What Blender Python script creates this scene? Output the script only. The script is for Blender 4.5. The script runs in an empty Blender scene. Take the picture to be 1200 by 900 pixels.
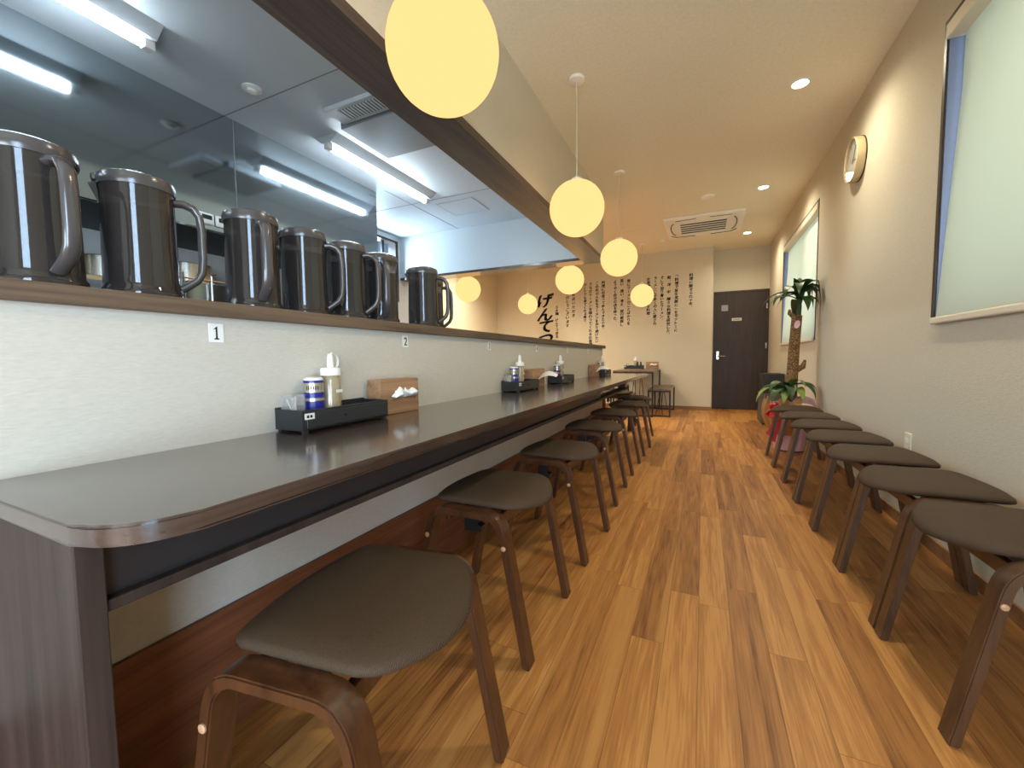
import bpy, bmesh, math, random
from mathutils import Vector, Matrix

random.seed(7)
PI = math.pi
scene = bpy.context.scene
COL = scene.collection

# ------------------------------------------------------------------ materials
def srgb(r, g, b):
    f = lambda c: (c / 255 / 12.92) if c / 255 <= 0.04045 else ((c / 255 + 0.055) / 1.055) ** 2.4
    return (f(r), f(g), f(b), 1.0)

def new_mat(name):
    m = bpy.data.materials.new(name)
    m.use_nodes = True
    nt = m.node_tree
    nt.nodes.clear()
    out = nt.nodes.new('ShaderNodeOutputMaterial')
    return m, nt, out

def N(nt, typ, **kw):
    n = nt.nodes.new(typ)
    for k, v in kw.items():
        if k.startswith('i_'):
            n.inputs[k[2:].replace('_', ' ')].default_value = v
        else:
            setattr(n, k, v)
    return n

def L(nt, a, b):
    nt.links.new(a, b)

def plain(name, col, rough=0.5, metal=0.0, spec=0.5, noise=0.06, scale=40, bump=0.0, coat=0.0):
    m, nt, out = new_mat(name)
    b = N(nt, 'ShaderNodeBsdfPrincipled')
    b.inputs['Roughness'].default_value = rough
    b.inputs['Metallic'].default_value = metal
    b.inputs['Specular IOR Level'].default_value = spec
    b.inputs['Coat Weight'].default_value = coat
    tc = N(nt, 'ShaderNodeTexCoord')
    nz = N(nt, 'ShaderNodeTexNoise')
    nz.inputs['Scale'].default_value = scale
    nz.inputs['Detail'].default_value = 3
    L(nt, tc.outputs['Object'], nz.inputs['Vector'])
    mix = N(nt, 'ShaderNodeMix', data_type='RGBA')
    mix.inputs[6].default_value = tuple(c * (1 - noise) for c in col[:3]) + (1,)
    mix.inputs[7].default_value = tuple(min(1, c * (1 + noise)) for c in col[:3]) + (1,)
    L(nt, nz.outputs['Fac'], mix.inputs[0])
    L(nt, mix.outputs[2], b.inputs['Base Color'])
    if bump:
        bp = N(nt, 'ShaderNodeBump')
        bp.inputs['Strength'].default_value = bump
        bp.inputs['Distance'].default_value = 0.002
        L(nt, nz.outputs['Fac'], bp.inputs['Height'])
        L(nt, bp.outputs['Normal'], b.inputs['Normal'])
    L(nt, b.outputs[0], out.inputs[0])
    return m

def wallpaper(name, col, strength=0.35):
    m, nt, out = new_mat(name)
    b = N(nt, 'ShaderNodeBsdfPrincipled')
    b.inputs['Roughness'].default_value = 0.85
    b.inputs['Specular IOR Level'].default_value = 0.15
    tc = N(nt, 'ShaderNodeTexCoord')
    mp = N(nt, 'ShaderNodeMapping')
    mp.inputs['Scale'].default_value = (55, 55, 260)
    L(nt, tc.outputs['Object'], mp.inputs['Vector'])
    nz = N(nt, 'ShaderNodeTexNoise')
    nz.inputs['Scale'].default_value = 1.0
    nz.inputs['Detail'].default_value = 4
    nz.inputs['Roughness'].default_value = 0.6
    L(nt, mp.outputs[0], nz.inputs['Vector'])
    mix = N(nt, 'ShaderNodeMix', data_type='RGBA')
    mix.inputs[6].default_value = tuple(c * 0.86 for c in col[:3]) + (1,)
    mix.inputs[7].default_value = tuple(min(1, c * 1.1) for c in col[:3]) + (1,)
    L(nt, nz.outputs['Fac'], mix.inputs[0])
    L(nt, mix.outputs[2], b.inputs['Base Color'])
    bp = N(nt, 'ShaderNodeBump')
    bp.inputs['Strength'].default_value = strength
    bp.inputs['Distance'].default_value = 0.004
    L(nt, nz.outputs['Fac'], bp.inputs['Height'])
    L(nt, bp.outputs['Normal'], b.inputs['Normal'])
    L(nt, b.outputs[0], out.inputs[0])
    return m

def wood(name, dark, light, axis='Y', scale=1.0, rough=0.35, coat=0.0, spec=0.5, stretch=14, bump=0.03):
    m, nt, out = new_mat(name)
    b = N(nt, 'ShaderNodeBsdfPrincipled')
    b.inputs['Roughness'].default_value = rough
    b.inputs['Coat Weight'].default_value = coat
    b.inputs['Coat Roughness'].default_value = 0.12
    b.inputs['Specular IOR Level'].default_value = spec
    tc = N(nt, 'ShaderNodeTexCoord')
    mp = N(nt, 'ShaderNodeMapping')
    s = [30 * scale] * 3
    s['XYZ'.index(axis)] = 30 * scale / stretch
    mp.inputs['Scale'].default_value = s
    L(nt, tc.outputs['Object'], mp.inputs['Vector'])
    nz = N(nt, 'ShaderNodeTexNoise')
    nz.inputs['Scale'].default_value = 1
    nz.inputs['Detail'].default_value = 6
    nz.inputs['Distortion'].default_value = 0.6
    L(nt, mp.outputs[0], nz.inputs['Vector'])
    mp2 = N(nt, 'ShaderNodeMapping')
    s2 = [180 * scale] * 3
    s2['XYZ'.index(axis)] = 180 * scale / (stretch * 3)
    mp2.inputs['Scale'].default_value = s2
    L(nt, tc.outputs['Object'], mp2.inputs['Vector'])
    nz2 = N(nt, 'ShaderNodeTexNoise')
    nz2.inputs['Scale'].default_value = 1
    nz2.inputs['Detail'].default_value = 2
    L(nt, mp2.outputs[0], nz2.inputs['Vector'])
    add = N(nt, 'ShaderNodeMath', operation='MULTIPLY_ADD')
    L(nt, nz2.outputs['Fac'], add.inputs[0])
    add.inputs[1].default_value = 0.45
    ad2 = N(nt, 'ShaderNodeMath', operation='SUBTRACT')
    L(nt, nz.outputs['Fac'], ad2.inputs[0])
    ad2.inputs[1].default_value = 0.22
    L(nt, ad2.outputs[0], add.inputs[2])
    cr = N(nt, 'ShaderNodeValToRGB')
    cr.color_ramp.elements[0].position = 0.28
    cr.color_ramp.elements[0].color = dark
    cr.color_ramp.elements[1].position = 0.72
    cr.color_ramp.elements[1].color = light
    L(nt, add.outputs[0], cr.inputs[0])
    L(nt, cr.outputs[0], b.inputs['Base Color'])
    bp = N(nt, 'ShaderNodeBump')
    bp.inputs['Strength'].default_value = bump
    L(nt, add.outputs[0], bp.inputs['Height'])
    L(nt, bp.outputs['Normal'], b.inputs['Normal'])
    L(nt, b.outputs[0], out.inputs[0])
    return m

def floor_mat():
    m, nt, out = new_mat('floor_planks')
    b = N(nt, 'ShaderNodeBsdfPrincipled')
    b.inputs['Roughness'].default_value = 0.42
    b.inputs['Specular IOR Level'].default_value = 0.35
    tc = N(nt, 'ShaderNodeTexCoord')
    sep = N(nt, 'ShaderNodeSeparateXYZ')
    L(nt, tc.outputs['Object'], sep.inputs[0])
    def M(op, a, bb=None, c=None):
        n = N(nt, 'ShaderNodeMath', operation=op)
        for i, v in enumerate((a, bb, c)):
            if v is None:
                continue
            if isinstance(v, (int, float)):
                n.inputs[i].default_value = v
            else:
                L(nt, v, n.inputs[i])
        return n.outputs[0]
    W_, LEN = 0.098, 0.92
    u = M('DIVIDE', sep.outputs[0], W_)
    row = M('FLOOR', u)
    fu = M('FRACT', u)
    wn = N(nt, 'ShaderNodeTexWhiteNoise', noise_dimensions='1D')
    L(nt, row, wn.inputs['W'])
    v = M('ADD', M('DIVIDE', sep.outputs[1], LEN), M('MULTIPLY', wn.outputs['Value'], 7.3))
    pl = M('FLOOR', v)
    fv = M('FRACT', v)
    cmb = N(nt, 'ShaderNodeCombineXYZ')
    L(nt, row, cmb.inputs[0]); L(nt, pl, cmb.inputs[1])
    wn2 = N(nt, 'ShaderNodeTexWhiteNoise', noise_dimensions='3D')
    L(nt, cmb.outputs[0], wn2.inputs['Vector'])
    # grain, offset per plank, with heart/sapwood bands along the plank
    cmb2 = N(nt, 'ShaderNodeCombineXYZ')
    L(nt, M('ADD', M('MULTIPLY', sep.outputs[0], 26), M('MULTIPLY', wn2.outputs['Value'], 91)), cmb2.inputs[0])
    L(nt, M('ADD', M('MULTIPLY', sep.outputs[1], 1.7), M('MULTIPLY', wn2.outputs['Value'], 37)), cmb2.inputs[1])
    nz = N(nt, 'ShaderNodeTexNoise')
    nz.inputs['Scale'].default_value = 1.0
    nz.inputs['Detail'].default_value = 5
    nz.inputs['Distortion'].default_value = 0.9
    L(nt, cmb2.outputs[0], nz.inputs['Vector'])
    cmb3 = N(nt, 'ShaderNodeCombineXYZ')
    L(nt, M('ADD', M('MULTIPLY', sep.outputs[0], 190), M('MULTIPLY', wn2.outputs['Value'], 53)), cmb3.inputs[0])
    L(nt, M('MULTIPLY', sep.outputs[1], 6), cmb3.inputs[1])
    nz2 = N(nt, 'ShaderNodeTexNoise')
    nz2.inputs['Scale'].default_value = 1.0
    nz2.inputs['Detail'].default_value = 3
    L(nt, cmb3.outputs[0], nz2.inputs['Vector'])
    val = M('ADD', M('ADD', M('MULTIPLY', nz.outputs['Fac'], 0.95), M('MULTIPLY', nz2.outputs['Fac'], 0.62)), M('MULTIPLY', wn2.outputs['Value'], 0.42))
    cr = N(nt, 'ShaderNodeValToRGB')
    e = cr.color_ramp.elements
    e[0].position = 0.5;  e[0].color = srgb(112, 68, 34)
    e[1].position = 1.25 if False else 1.0; e[1].color = srgb(196, 140, 78)
    a = e.new(0.72); a.color = srgb(158, 105, 55)
    c = e.new(0.88); c.color = srgb(177, 120, 63)
    L(nt, M('MULTIPLY', val, 0.82), cr.inputs[0])
    # pale sapwood bands
    cmb4 = N(nt, 'ShaderNodeCombineXYZ')
    L(nt, M('ADD', M('MULTIPLY', sep.outputs[0], 14), M('MULTIPLY', wn2.outputs['Value'], 411)), cmb4.inputs[0])
    L(nt, M('ADD', M('MULTIPLY', sep.outputs[1], 0.35), M('MULTIPLY', wn2.outputs['Value'], 17)), cmb4.inputs[1])
    nz3 = N(nt, 'ShaderNodeTexNoise')
    nz3.inputs['Scale'].default_value = 1.0
    nz3.inputs['Detail'].default_value = 1.5
    L(nt, cmb4.outputs[0], nz3.inputs['Vector'])
    sap = N(nt, 'ShaderNodeMapRange')
    sap.inputs[1].default_value = 0.60; sap.inputs[2].default_value = 0.66
    L(nt, nz3.outputs['Fac'], sap.inputs[0])
    mixs = N(nt, 'ShaderNodeMix', data_type='RGBA')
    L(nt, M('MULTIPLY', sap.outputs[0], 0.6), mixs.inputs[0])
    L(nt, cr.outputs[0], mixs.inputs[6])
    mixs.inputs[7].default_value = srgb(196, 142, 80)
    # seams
    sx = M('MINIMUM', M('MULTIPLY', fu, W_), M('MULTIPLY', M('SUBTRACT', 1.0, fu), W_))
    sy = M('MINIMUM', M('MULTIPLY', fv, LEN), M('MULTIPLY', M('SUBTRACT', 1.0, fv), LEN))
    seam = M('LESS_THAN', M('MINIMUM', sx, sy), 0.0009)
    mix2 = N(nt, 'ShaderNodeMix', data_type='RGBA')
    L(nt, M('MULTIPLY', seam, 0.55), mix2.inputs[0])
    L(nt, mixs.outputs[2], mix2.inputs[6])
    mix2.inputs[7].default_value = srgb(70, 42, 20)
    L(nt, mix2.outputs[2], b.inputs['Base Color'])
    L(nt, b.outputs[0], out.inputs[0])
    return m

def emit(name, col, s):
    m, nt, out = new_mat(name)
    e = N(nt, 'ShaderNodeEmission')
    e.inputs[0].default_value = col
    e.inputs[1].default_value = s
    L(nt, e.outputs[0], out.inputs[0])
    return m

def thin_plastic(name, tint, fres=0.5, rough=0.06, diff=0.0, dcol=(1, 1, 1, 1), gcol=0.9):
    """Clear or smoky thin-walled plastic: tinted transparency under a gloss coat."""
    m, nt, out = new_mat(name)
    t = N(nt, 'ShaderNodeBsdfTransparent')
    t.inputs[0].default_value = tint
    g = N(nt, 'ShaderNodeBsdfGlossy')
    g.inputs['Roughness'].default_value = rough
    g.inputs[0].default_value = (gcol, gcol, gcol, 1)
    fr = N(nt, 'ShaderNodeFresnel')
    geo = N(nt, 'ShaderNodeNewGeometry')
    pw = N(nt, 'ShaderNodeMath', operation='MULTIPLY_ADD')   # same reflectance on both faces of the thin wall
    L(nt, geo.outputs['Backfacing'], pw.inputs[0]); pw.inputs[1].default_value = 1 / 1.45 - 1.45; pw.inputs[2].default_value = 1.45
    L(nt, pw.outputs[0], fr.inputs[0])
    mu = N(nt, 'ShaderNodeMath', operation='MULTIPLY_ADD')
    mu.inputs[1].default_value = 0.9
    mu.inputs[2].default_value = fres * 0.1
    L(nt, fr.outputs[0], mu.inputs[0])
    base = t.outputs[0]
    if diff > 0:
        d = N(nt, 'ShaderNodeBsdfDiffuse')
        d.inputs[0].default_value = dcol
        mm = N(nt, 'ShaderNodeMixShader')
        mm.inputs[0].default_value = diff
        L(nt, t.outputs[0], mm.inputs[1]); L(nt, d.outputs[0], mm.inputs[2])
        base = mm.outputs[0]
    mx = N(nt, 'ShaderNodeMixShader')
    L(nt, mu.outputs[0], mx.inputs[0])
    L(nt, base, mx.inputs[1]); L(nt, g.outputs[0], mx.inputs[2])
    L(nt, mx.outputs[0], out.inputs[0])
    return m

def blind_mat():
    m, nt, out = new_mat('blind_fabric')
    d = N(nt, 'ShaderNodeBsdfDiffuse'); d.inputs[0].default_value = srgb(226, 228, 216)
    t = N(nt, 'ShaderNodeBsdfTranslucent'); t.inputs[0].default_value = srgb(226, 230, 216)
    mx = N(nt, 'ShaderNodeMixShader'); mx.inputs[0].default_value = 0.5
    L(nt, d.outputs[0], mx.inputs[1]); L(nt, t.outputs[0], mx.inputs[2])
    L(nt, mx.outputs[0], out.inputs[0])
    return m

def steel(name, col, rough, aniso=0.0):
    m, nt, out = new_mat(name)
    b = N(nt, 'ShaderNodeBsdfPrincipled')
    b.inputs['Base Color'].default_value = col
    b.inputs['Metallic'].default_value = 1.0
    b.inputs['Roughness'].default_value = rough
    tc = N(nt, 'ShaderNodeTexCoord')
    mp = N(nt, 'ShaderNodeMapping')
    mp.inputs['Scale'].default_value = (4, 4, 400)
    L(nt, tc.outputs['Object'], mp.inputs['Vector'])
    nz = N(nt, 'ShaderNodeTexNoise'); nz.inputs['Scale'].default_value = 1; nz.inputs['Detail'].default_value = 2
    L(nt, mp.outputs[0], nz.inputs['Vector'])
    bp = N(nt, 'ShaderNodeBump'); bp.inputs['Strength'].default_value = aniso; bp.inputs['Distance'].default_value = 0.001
    L(nt, nz.outputs['Fac'], bp.inputs['Height'])
    L(nt, bp.outputs['Normal'], b.inputs['Normal'])
    L(nt, b.outputs[0], out.inputs[0])
    return m

def trunk_mat():
    m, nt, out = new_mat('trunk_bark')
    b = N(nt, 'ShaderNodeBsdfPrincipled'); b.inputs['Roughness'].default_value = 0.9
    tc = N(nt, 'ShaderNodeTexCoord')
    vo = N(nt, 'ShaderNodeTexVoronoi'); vo.inputs['Scale'].default_value = 75
    L(nt, tc.outputs['Object'], vo.inputs['Vector'])
    cr = N(nt, 'ShaderNodeValToRGB')
    cr.color_ramp.elements[0].position = 0.15; cr.color_ramp.elements[0].color = srgb(168, 130, 84)
    cr.color_ramp.elements[1].position = 0.6; cr.color_ramp.elements[1].color = srgb(96, 68, 40)
    L(nt, vo.outputs['Distance'], cr.inputs[0])
    L(nt, cr.outputs[0], b.inputs['Base Color'])
    bp = N(nt, 'ShaderNodeBump'); bp.inputs['Strength'].default_value = 0.5
    L(nt, vo.outputs['Distance'], bp.inputs['Height']); L(nt, bp.outputs['Normal'], b.inputs['Normal'])
    L(nt, b.outputs[0], out.inputs[0])
    return m

def fabric(name, c1, c2):
    m, nt, out = new_mat(name)
    b = N(nt, 'ShaderNodeBsdfPrincipled')
    b.inputs['Roughness'].default_value = 0.72
    b.inputs['Specular IOR Level'].default_value = 0.3
    b.inputs['Sheen Weight'].default_value = 0.0
    tc = N(nt, 'ShaderNodeTexCoord')
    wv = N(nt, 'ShaderNodeTexWave'); wv.bands_direction = 'X'
    wv.inputs['Scale'].default_value = 150; wv.inputs['Distortion'].default_value = 2.5; wv.inputs['Detail'].default_value = 2
    L(nt, tc.outputs['Object'], wv.inputs['Vector'])
    nz = N(nt, 'ShaderNodeTexNoise'); nz.inputs['Scale'].default_value = 330
    L(nt, tc.outputs['Object'], nz.inputs['Vector'])
    ad = N(nt, 'ShaderNodeMath', operation='MULTIPLY'); L(nt, wv.outputs['Fac'], ad.inputs[0]); L(nt, nz.outputs['Fac'], ad.inputs[1])
    mix = N(nt, 'ShaderNodeMix', data_type='RGBA')
    mix.inputs[6].default_value = c1; mix.inputs[7].default_value = c2
    L(nt, ad.outputs[0], mix.inputs[0])
    L(nt, mix.outputs[2], b.inputs['Base Color'])
    bp = N(nt, 'ShaderNodeBump'); bp.inputs['Strength'].default_value = 0.25; bp.inputs['Distance'].default_value = 0.001
    L(nt, ad.outputs[0], bp.inputs['Height']); L(nt, bp.outputs['Normal'], b.inputs['Normal'])
    L(nt, b.outputs[0], out.inputs[0])
    return m

M_ = {}
M_['wallcounter'] = wallpaper('pale_wallpaper', srgb(204, 197, 184))
M_['wall'] = wallpaper('cream_wallpaper', srgb(214, 205, 184))
M_['ceiling'] = wallpaper('ceiling_paper', srgb(246, 237, 214), 0.2)
M_['floor'] = floor_mat()
M_['counter'] = wood('counter_stain', srgb(46, 33, 27), srgb(76, 58, 48), 'Y', 0.8, rough=0.24, coat=0.8)
M_['panel'] = wood('counter_panel_stain', srgb(42, 31, 26), srgb(66, 52, 45), 'Z', 0.8, rough=0.55, spec=0.3)
M_['fascia'] = plain('fascia_laminate', srgb(44, 41, 42), 0.3, noise=0.15, scale=8)
M_['shelfwood'] = wood('shelf_stain', srgb(74, 58, 46), srgb(118, 96, 76), 'Y', 0.9, rough=0.5)
M_['beam'] = wood('beam_stain', srgb(62, 50, 44), srgb(98, 82, 72), 'Y', 0.6, rough=0.3, coat=0.1)
M_['header'] = wood('header_stain', srgb(62, 50, 44), srgb(98, 82, 72), 'X', 0.6, rough=0.22, coat=0.3)
M_['kick'] = wood('kick_walnut', srgb(96, 54, 34), srgb(134, 82, 52), 'Y', 0.7, rough=0.5)
M_['base'] = wood('baseboard_wood', srgb(120, 82, 52), srgb(160, 114, 74), 'X', 0.7, rough=0.5)
M_['stoolwood'] = wood('stool_bentwood', srgb(56, 32, 18), srgb(88, 53, 29), 'Z', 0.8, rough=0.33, coat=0.2, stretch=8, bump=0.01)
M_['stoolgrey'] = wood('stool_bentwood_dull', srgb(64, 43, 28), srgb(96, 68, 46), 'Z', 0.8, rough=0.38, coat=0.2, stretch=8)
M_['fabric'] = fabric('seat_fabric', srgb(56, 42, 30), srgb(94, 74, 54))
M_['bolt'] = plain('bolt_cap', srgb(190, 150, 116), 0.35)
M_['blackplastic'] = plain('black_plastic', srgb(26, 25, 25), 0.4)
M_['traymat'] = plain('tray_black', srgb(40, 43, 46), 0.42, noise=0.1)
M_['tissuewood'] = wood('tissue_walnut', srgb(122, 88, 62), srgb(184, 142, 106), 'Y', 0.9, rough=0.5)
M_['tissuewoodx'] = wood('tissue_walnut_x', srgb(122, 88, 62), srgb(184, 142, 106), 'X', 0.9, rough=0.5)
M_['paper'] = plain('white_paper', srgb(244, 244, 244), 0.8, noise=0.02)
M_['white'] = plain('white_plastic', srgb(236, 236, 232), 0.4, noise=0.02)
M_['ivory'] = plain('ivory_plastic', srgb(228, 218, 196), 0.5, noise=0.02)
M_['acwhite'] = plain('appliance_white', srgb(250, 247, 238), 0.4, noise=0.02)
M_['ink'] = plain('black_ink', srgb(32, 27, 23), 0.6, noise=0.02)
M_['blue'] = plain('blue_print', srgb(34, 36, 128), 0.3, noise=0.03)
M_['silver'] = plain('silver_tin', srgb(196, 190, 170), 0.25, metal=0.7, noise=0.03)
M_['pink'] = plain('pink_label', srgb(230, 150, 160), 0.5, noise=0.1)
M_['clear'] = thin_plastic('clear_plastic', (0.93, 0.93, 0.93, 1), 0.4, 0.05, 0.12, (0.95, 0.95, 0.97, 1))
M_['bottle'] = thin_plastic('bottle_plastic', (0.9, 0.88, 0.82, 1), 0.4, 0.15, 0.4, srgb(214, 196, 160))
M_['liquid'] = plain('amber_liquid', srgb(158, 132, 100), 0.2, noise=0.05)
M_['pitcher'] = thin_plastic('smoky_plastic', srgb(156, 149, 147), 0.4, 0.07, 0.22, srgb(104, 96, 93), gcol=0.62)
M_['pitcherlid'] = plain('smoky_lid', srgb(72, 68, 68), 0.22, noise=0.05, spec=0.7)
M_['pitcherhandle'] = plain('smoky_handle', srgb(74, 70, 70), 0.2, noise=0.05, spec=0.8)
M_['tea'] = thin_plastic('dark_water', srgb(96, 84, 78), 0.2, 0.1, 0.25, srgb(60, 50, 46))
M_['globe'] = emit('globe_glow', (0.72, 0.40, 0.15, 1), 1.25)
M_['tube'] = emit('tube_glow', (0.76, 0.90, 1.0, 1), 38)
M_['lens'] = emit('lens_glow', (1.0, 0.9, 0.68, 1), 14)
M_['cord'] = plain('cord_white', srgb(226, 214, 190), 0.5)
M_['kwall'] = plain('kitchen_panel', srgb(206, 210, 212), 0.35, noise=0.02, scale=3)
M_['kceil'] = plain('kitchen_ceiling_panel', srgb(194, 201, 206), 0.5, noise=0.02, scale=3)
M_['kfloor'] = plain('kitchen_floor', srgb(150, 156, 160), 0.5, noise=0.05)
M_['seam'] = plain('seam_grey', srgb(120, 124, 126), 0.6)
M_['steel'] = steel('brushed_steel', srgb(182, 192, 198), 0.07, 0.03)
M_['steelplain'] = steel('bright_steel', srgb(196, 196, 192), 0.22, 0.0)
M_['darkfilter'] = plain('dark_filter', srgb(26, 30, 33), 0.5)
M_['frame'] = plain('bronze_frame', srgb(44, 34, 30), 0.4)
M_['jamb'] = plain('jamb_skylit_blue', srgb(112, 122, 150), 0.5)  # blue cast of the skylight mixed into the jamb colour
M_['blind'] = blind_mat()
M_['glass'] = thin_plastic('pane_glass', (0.97, 0.98, 0.98, 1), 0.2, 0.01)
M_['door'] = wood('door_walnut', srgb(40, 28, 22), srgb(60, 43, 34), 'Z', 0.9, rough=0.5)
M_['blackmetal'] = plain('black_steel', srgb(30, 27, 25), 0.5)
M_['tabletop'] = wood('table_top_wood', srgb(84, 66, 52), srgb(126, 102, 82), 'Y', 0.8, rough=0.35, coat=0.15)
M_['clockwood'] = plain('clock_rim', srgb(206, 186, 146), 0.45)
M_['leaf'] = plain('leaf_green', srgb(46, 72, 34), 0.42, noise=0.3, scale=18)
M_['leafpale'] = plain('leaf_pale', srgb(128, 150, 70), 0.42, noise=0.3, scale=18)
M_['trunk'] = trunk_mat()
M_['pinkwrap'] = plain('pink_wrap', srgb(222, 176, 186), 0.5, noise=0.12, scale=14)
M_['orangewrap'] = thin_plastic('orange_tulle', srgb(230, 190, 140), 0.3, 0.3, 0.6, srgb(196, 140, 78))
M_['red'] = plain('red_ribbon', srgb(216, 36, 48), 0.3, noise=0.15, scale=30)
M_['pot'] = plain('pot_dark', srgb(56, 44, 38), 0.5)
M_['soil'] = plain('soil', srgb(60, 44, 32), 0.9)
M_['greybody'] = plain('grey_cabinet', srgb(84, 82, 74), 0.5)

# ------------------------------------------------------------------ mesh helpers
class MB:
    def __init__(s):
        s.bm = bmesh.new()
    def box(s, x0, x1, y0, y1, z0, z1, mi=0):
        r = bmesh.ops.create_cube(s.bm, size=1.0)
        for v in r['verts']:
            v.co = Vector(((x0 + x1) / 2 + v.co.x * (x1 - x0), (y0 + y1) / 2 + v.co.y * (y1 - y0), (z0 + z1) / 2 + v.co.z * (z1 - z0)))
        return s
    def rbox(s, x0, x1, y0, y1, z0, z1, r=0.004, seg=2):
        n0 = len(s.bm.verts)
        s.bm.verts.ensure_lookup_table()
        old = set(s.bm.verts); olde = set(s.bm.edges)
        s.box(x0, x1, y0, y1, z0, z1)
        es = [e for e in s.bm.edges if e not in olde]
        bmesh.ops.bevel(s.bm, geom=es, offset=r, segments=seg, affect='EDGES', profile=0.5)
        return s
    def prism(s, pts, axis, a0, a1):
        """polygon in the plane normal to axis, extruded from a0 to a1. pts are 2-tuples in cyclic remaining axes order."""
        def mk(p, a):
            if axis == 'Z': return (p[0], p[1], a)
            if axis == 'Y': return (p[0], a, p[1])
            return (a, p[0], p[1])
        A = [s.bm.verts.new(mk(p, a0)) for p in pts]
        B = [s.bm.verts.new(mk(p, a1)) for p in pts]
        n = len(pts)
        s.bm.faces.new(A); s.bm.faces.new(list(reversed(B)))
        for i in range(n):
            s.bm.faces.new((A[i], B[i], B[(i + 1) % n], A[(i + 1) % n]))
        return s
    def lathe(s, prof, c=(0, 0, 0), seg=32, axis='Z', cap=True):
        rings = []
        for r, z in prof:
            ring = []
            for i in range(seg):
                a = 2 * PI * i / seg
                if axis == 'Z': co = (c[0] + r * math.cos(a), c[1] + r * math.sin(a), c[2] + z)
                elif axis == 'X': co = (c[0] + z, c[1] + r * math.cos(a), c[2] + r * math.sin(a))
                else: co = (c[0] + r * math.cos(a), c[1] + z, c[2] + r * math.sin(a))
                ring.append(s.bm.verts.new(co))
            rings.append(ring)
        for a, b in zip(rings, rings[1:]):
            for i in range(seg):
                s.bm.faces.new((a[i], a[(i + 1) % seg], b[(i + 1) % seg], b[i]))
        if cap:
            for ring in (rings[0], rings[-1]):
                s.bm.faces.new(ring)
        return s
    def tube(s, pts, r, seg=8, closed=False, flat=None):
        """round (or elliptical, flat=(ra, rb)) tube along points."""
        pts = [Vector(p) for p in pts]
        n = len(pts)
        rings = []
        up = None
        for i, p in enumerate(pts):
            if closed:
                d = (pts[(i + 1) % n] - pts[i - 1]).normalized()
            else:
                d = (pts[min(i + 1, n - 1)] - pts[max(i - 1, 0)]).normalized()
            if up is None:
                up = Vector((0, 0, 1)) if abs(d.z) < 0.9 else Vector((0, 1, 0))
            side = d.cross(up)
            if side.length < 1e-5:
                side = d.cross(Vector((1, 0, 0)))
            side.normalize()
            u2 = side.cross(d).normalized()
            up = u2
            rr = r[i] if isinstance(r, (list, tuple)) else r
            ra, rb = flat if flat else (rr, rr)
            rings.append([s.bm.verts.new(p + side * ra * math.cos(2 * PI * k / seg) + u2 * rb * math.sin(2 * PI * k / seg)) for k in range(seg)])
        m = n if closed else n - 1
        for i in range(m):
            a, b = rings[i], rings[(i + 1) % n]
            for k in range(seg):
                s.bm.faces.new((a[k], a[(k + 1) % seg], b[(k + 1) % seg], b[k]))
        if not closed:
            s.bm.faces.new(rings[0]); s.bm.faces.new(list(reversed(rings[-1])))
        return s
    def bar(s, a, b, w):
        """square bar from a to b"""
        return s.tube([a, b], w * 0.7071, seg=4)
    def sphere(s, c, r, seg=32, rings=20, sc=(1, 1, 1)):
        q = bmesh.ops.create_uvsphere(s.bm, u_segments=seg, v_segments=rings, radius=r)
        for v in q['verts']:
            v.co = Vector((c[0] + v.co.x * sc[0], c[1] + v.co.y * sc[1], c[2] + v.co.z * sc[2]))
        return s
    def quad(s, a, b, c, d):
        s.bm.faces.new([s.bm.verts.new(p) for p in (a, b, c, d)])
        return s
    def build(s, name, mat, parent=None, smooth=False, angle=35):
        bmesh.ops.recalc_face_normals(s.bm, faces=s.bm.faces[:])
        me = bpy.data.meshes.new(name)
        s.bm.to_mesh(me); s.bm.free()
        me.materials.append(mat)
        o = bpy.data.objects.new(name, me)
        COL.objects.link(o)
        if parent is not None:
            o.parent = parent
        if smooth:
            for p in me.polygons:
                p.use_smooth = True
            lim = math.radians(angle)
            bm2 = bmesh.new(); bm2.from_mesh(me)
            for e in bm2.edges:
                if len(e.link_faces) == 2:
                    e.smooth = e.calc_face_angle(0) < lim
            bm2.to_mesh(me); bm2.free()
        return o

def tag(o, label=None, cat=None, group=None, kind=None):
    if label: o['label'] = label
    if cat: o['category'] = cat
    if group: o['group'] = group
    if kind: o['kind'] = kind
    return o

def empty(name, loc=(0, 0, 0), rz=0.0):
    o = bpy.data.objects.new(name, None)
    o.empty_display_size = 0.05
    o.location = loc
    o.rotation_euler = (0, 0, rz)
    COL.objects.link(o)
    return o

def kids(o):
    return [c for c in bpy.data.objects if c.parent == o]

def copy_tree(o, parent=None):
    c = o.copy()
    COL.objects.link(c)
    c.parent = parent
    for ch in kids(o):
        copy_tree(ch, c)
    return c

def struct(o, label=None):
    o['kind'] = 'structure'
    if label: o['label'] = label
    return o

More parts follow.
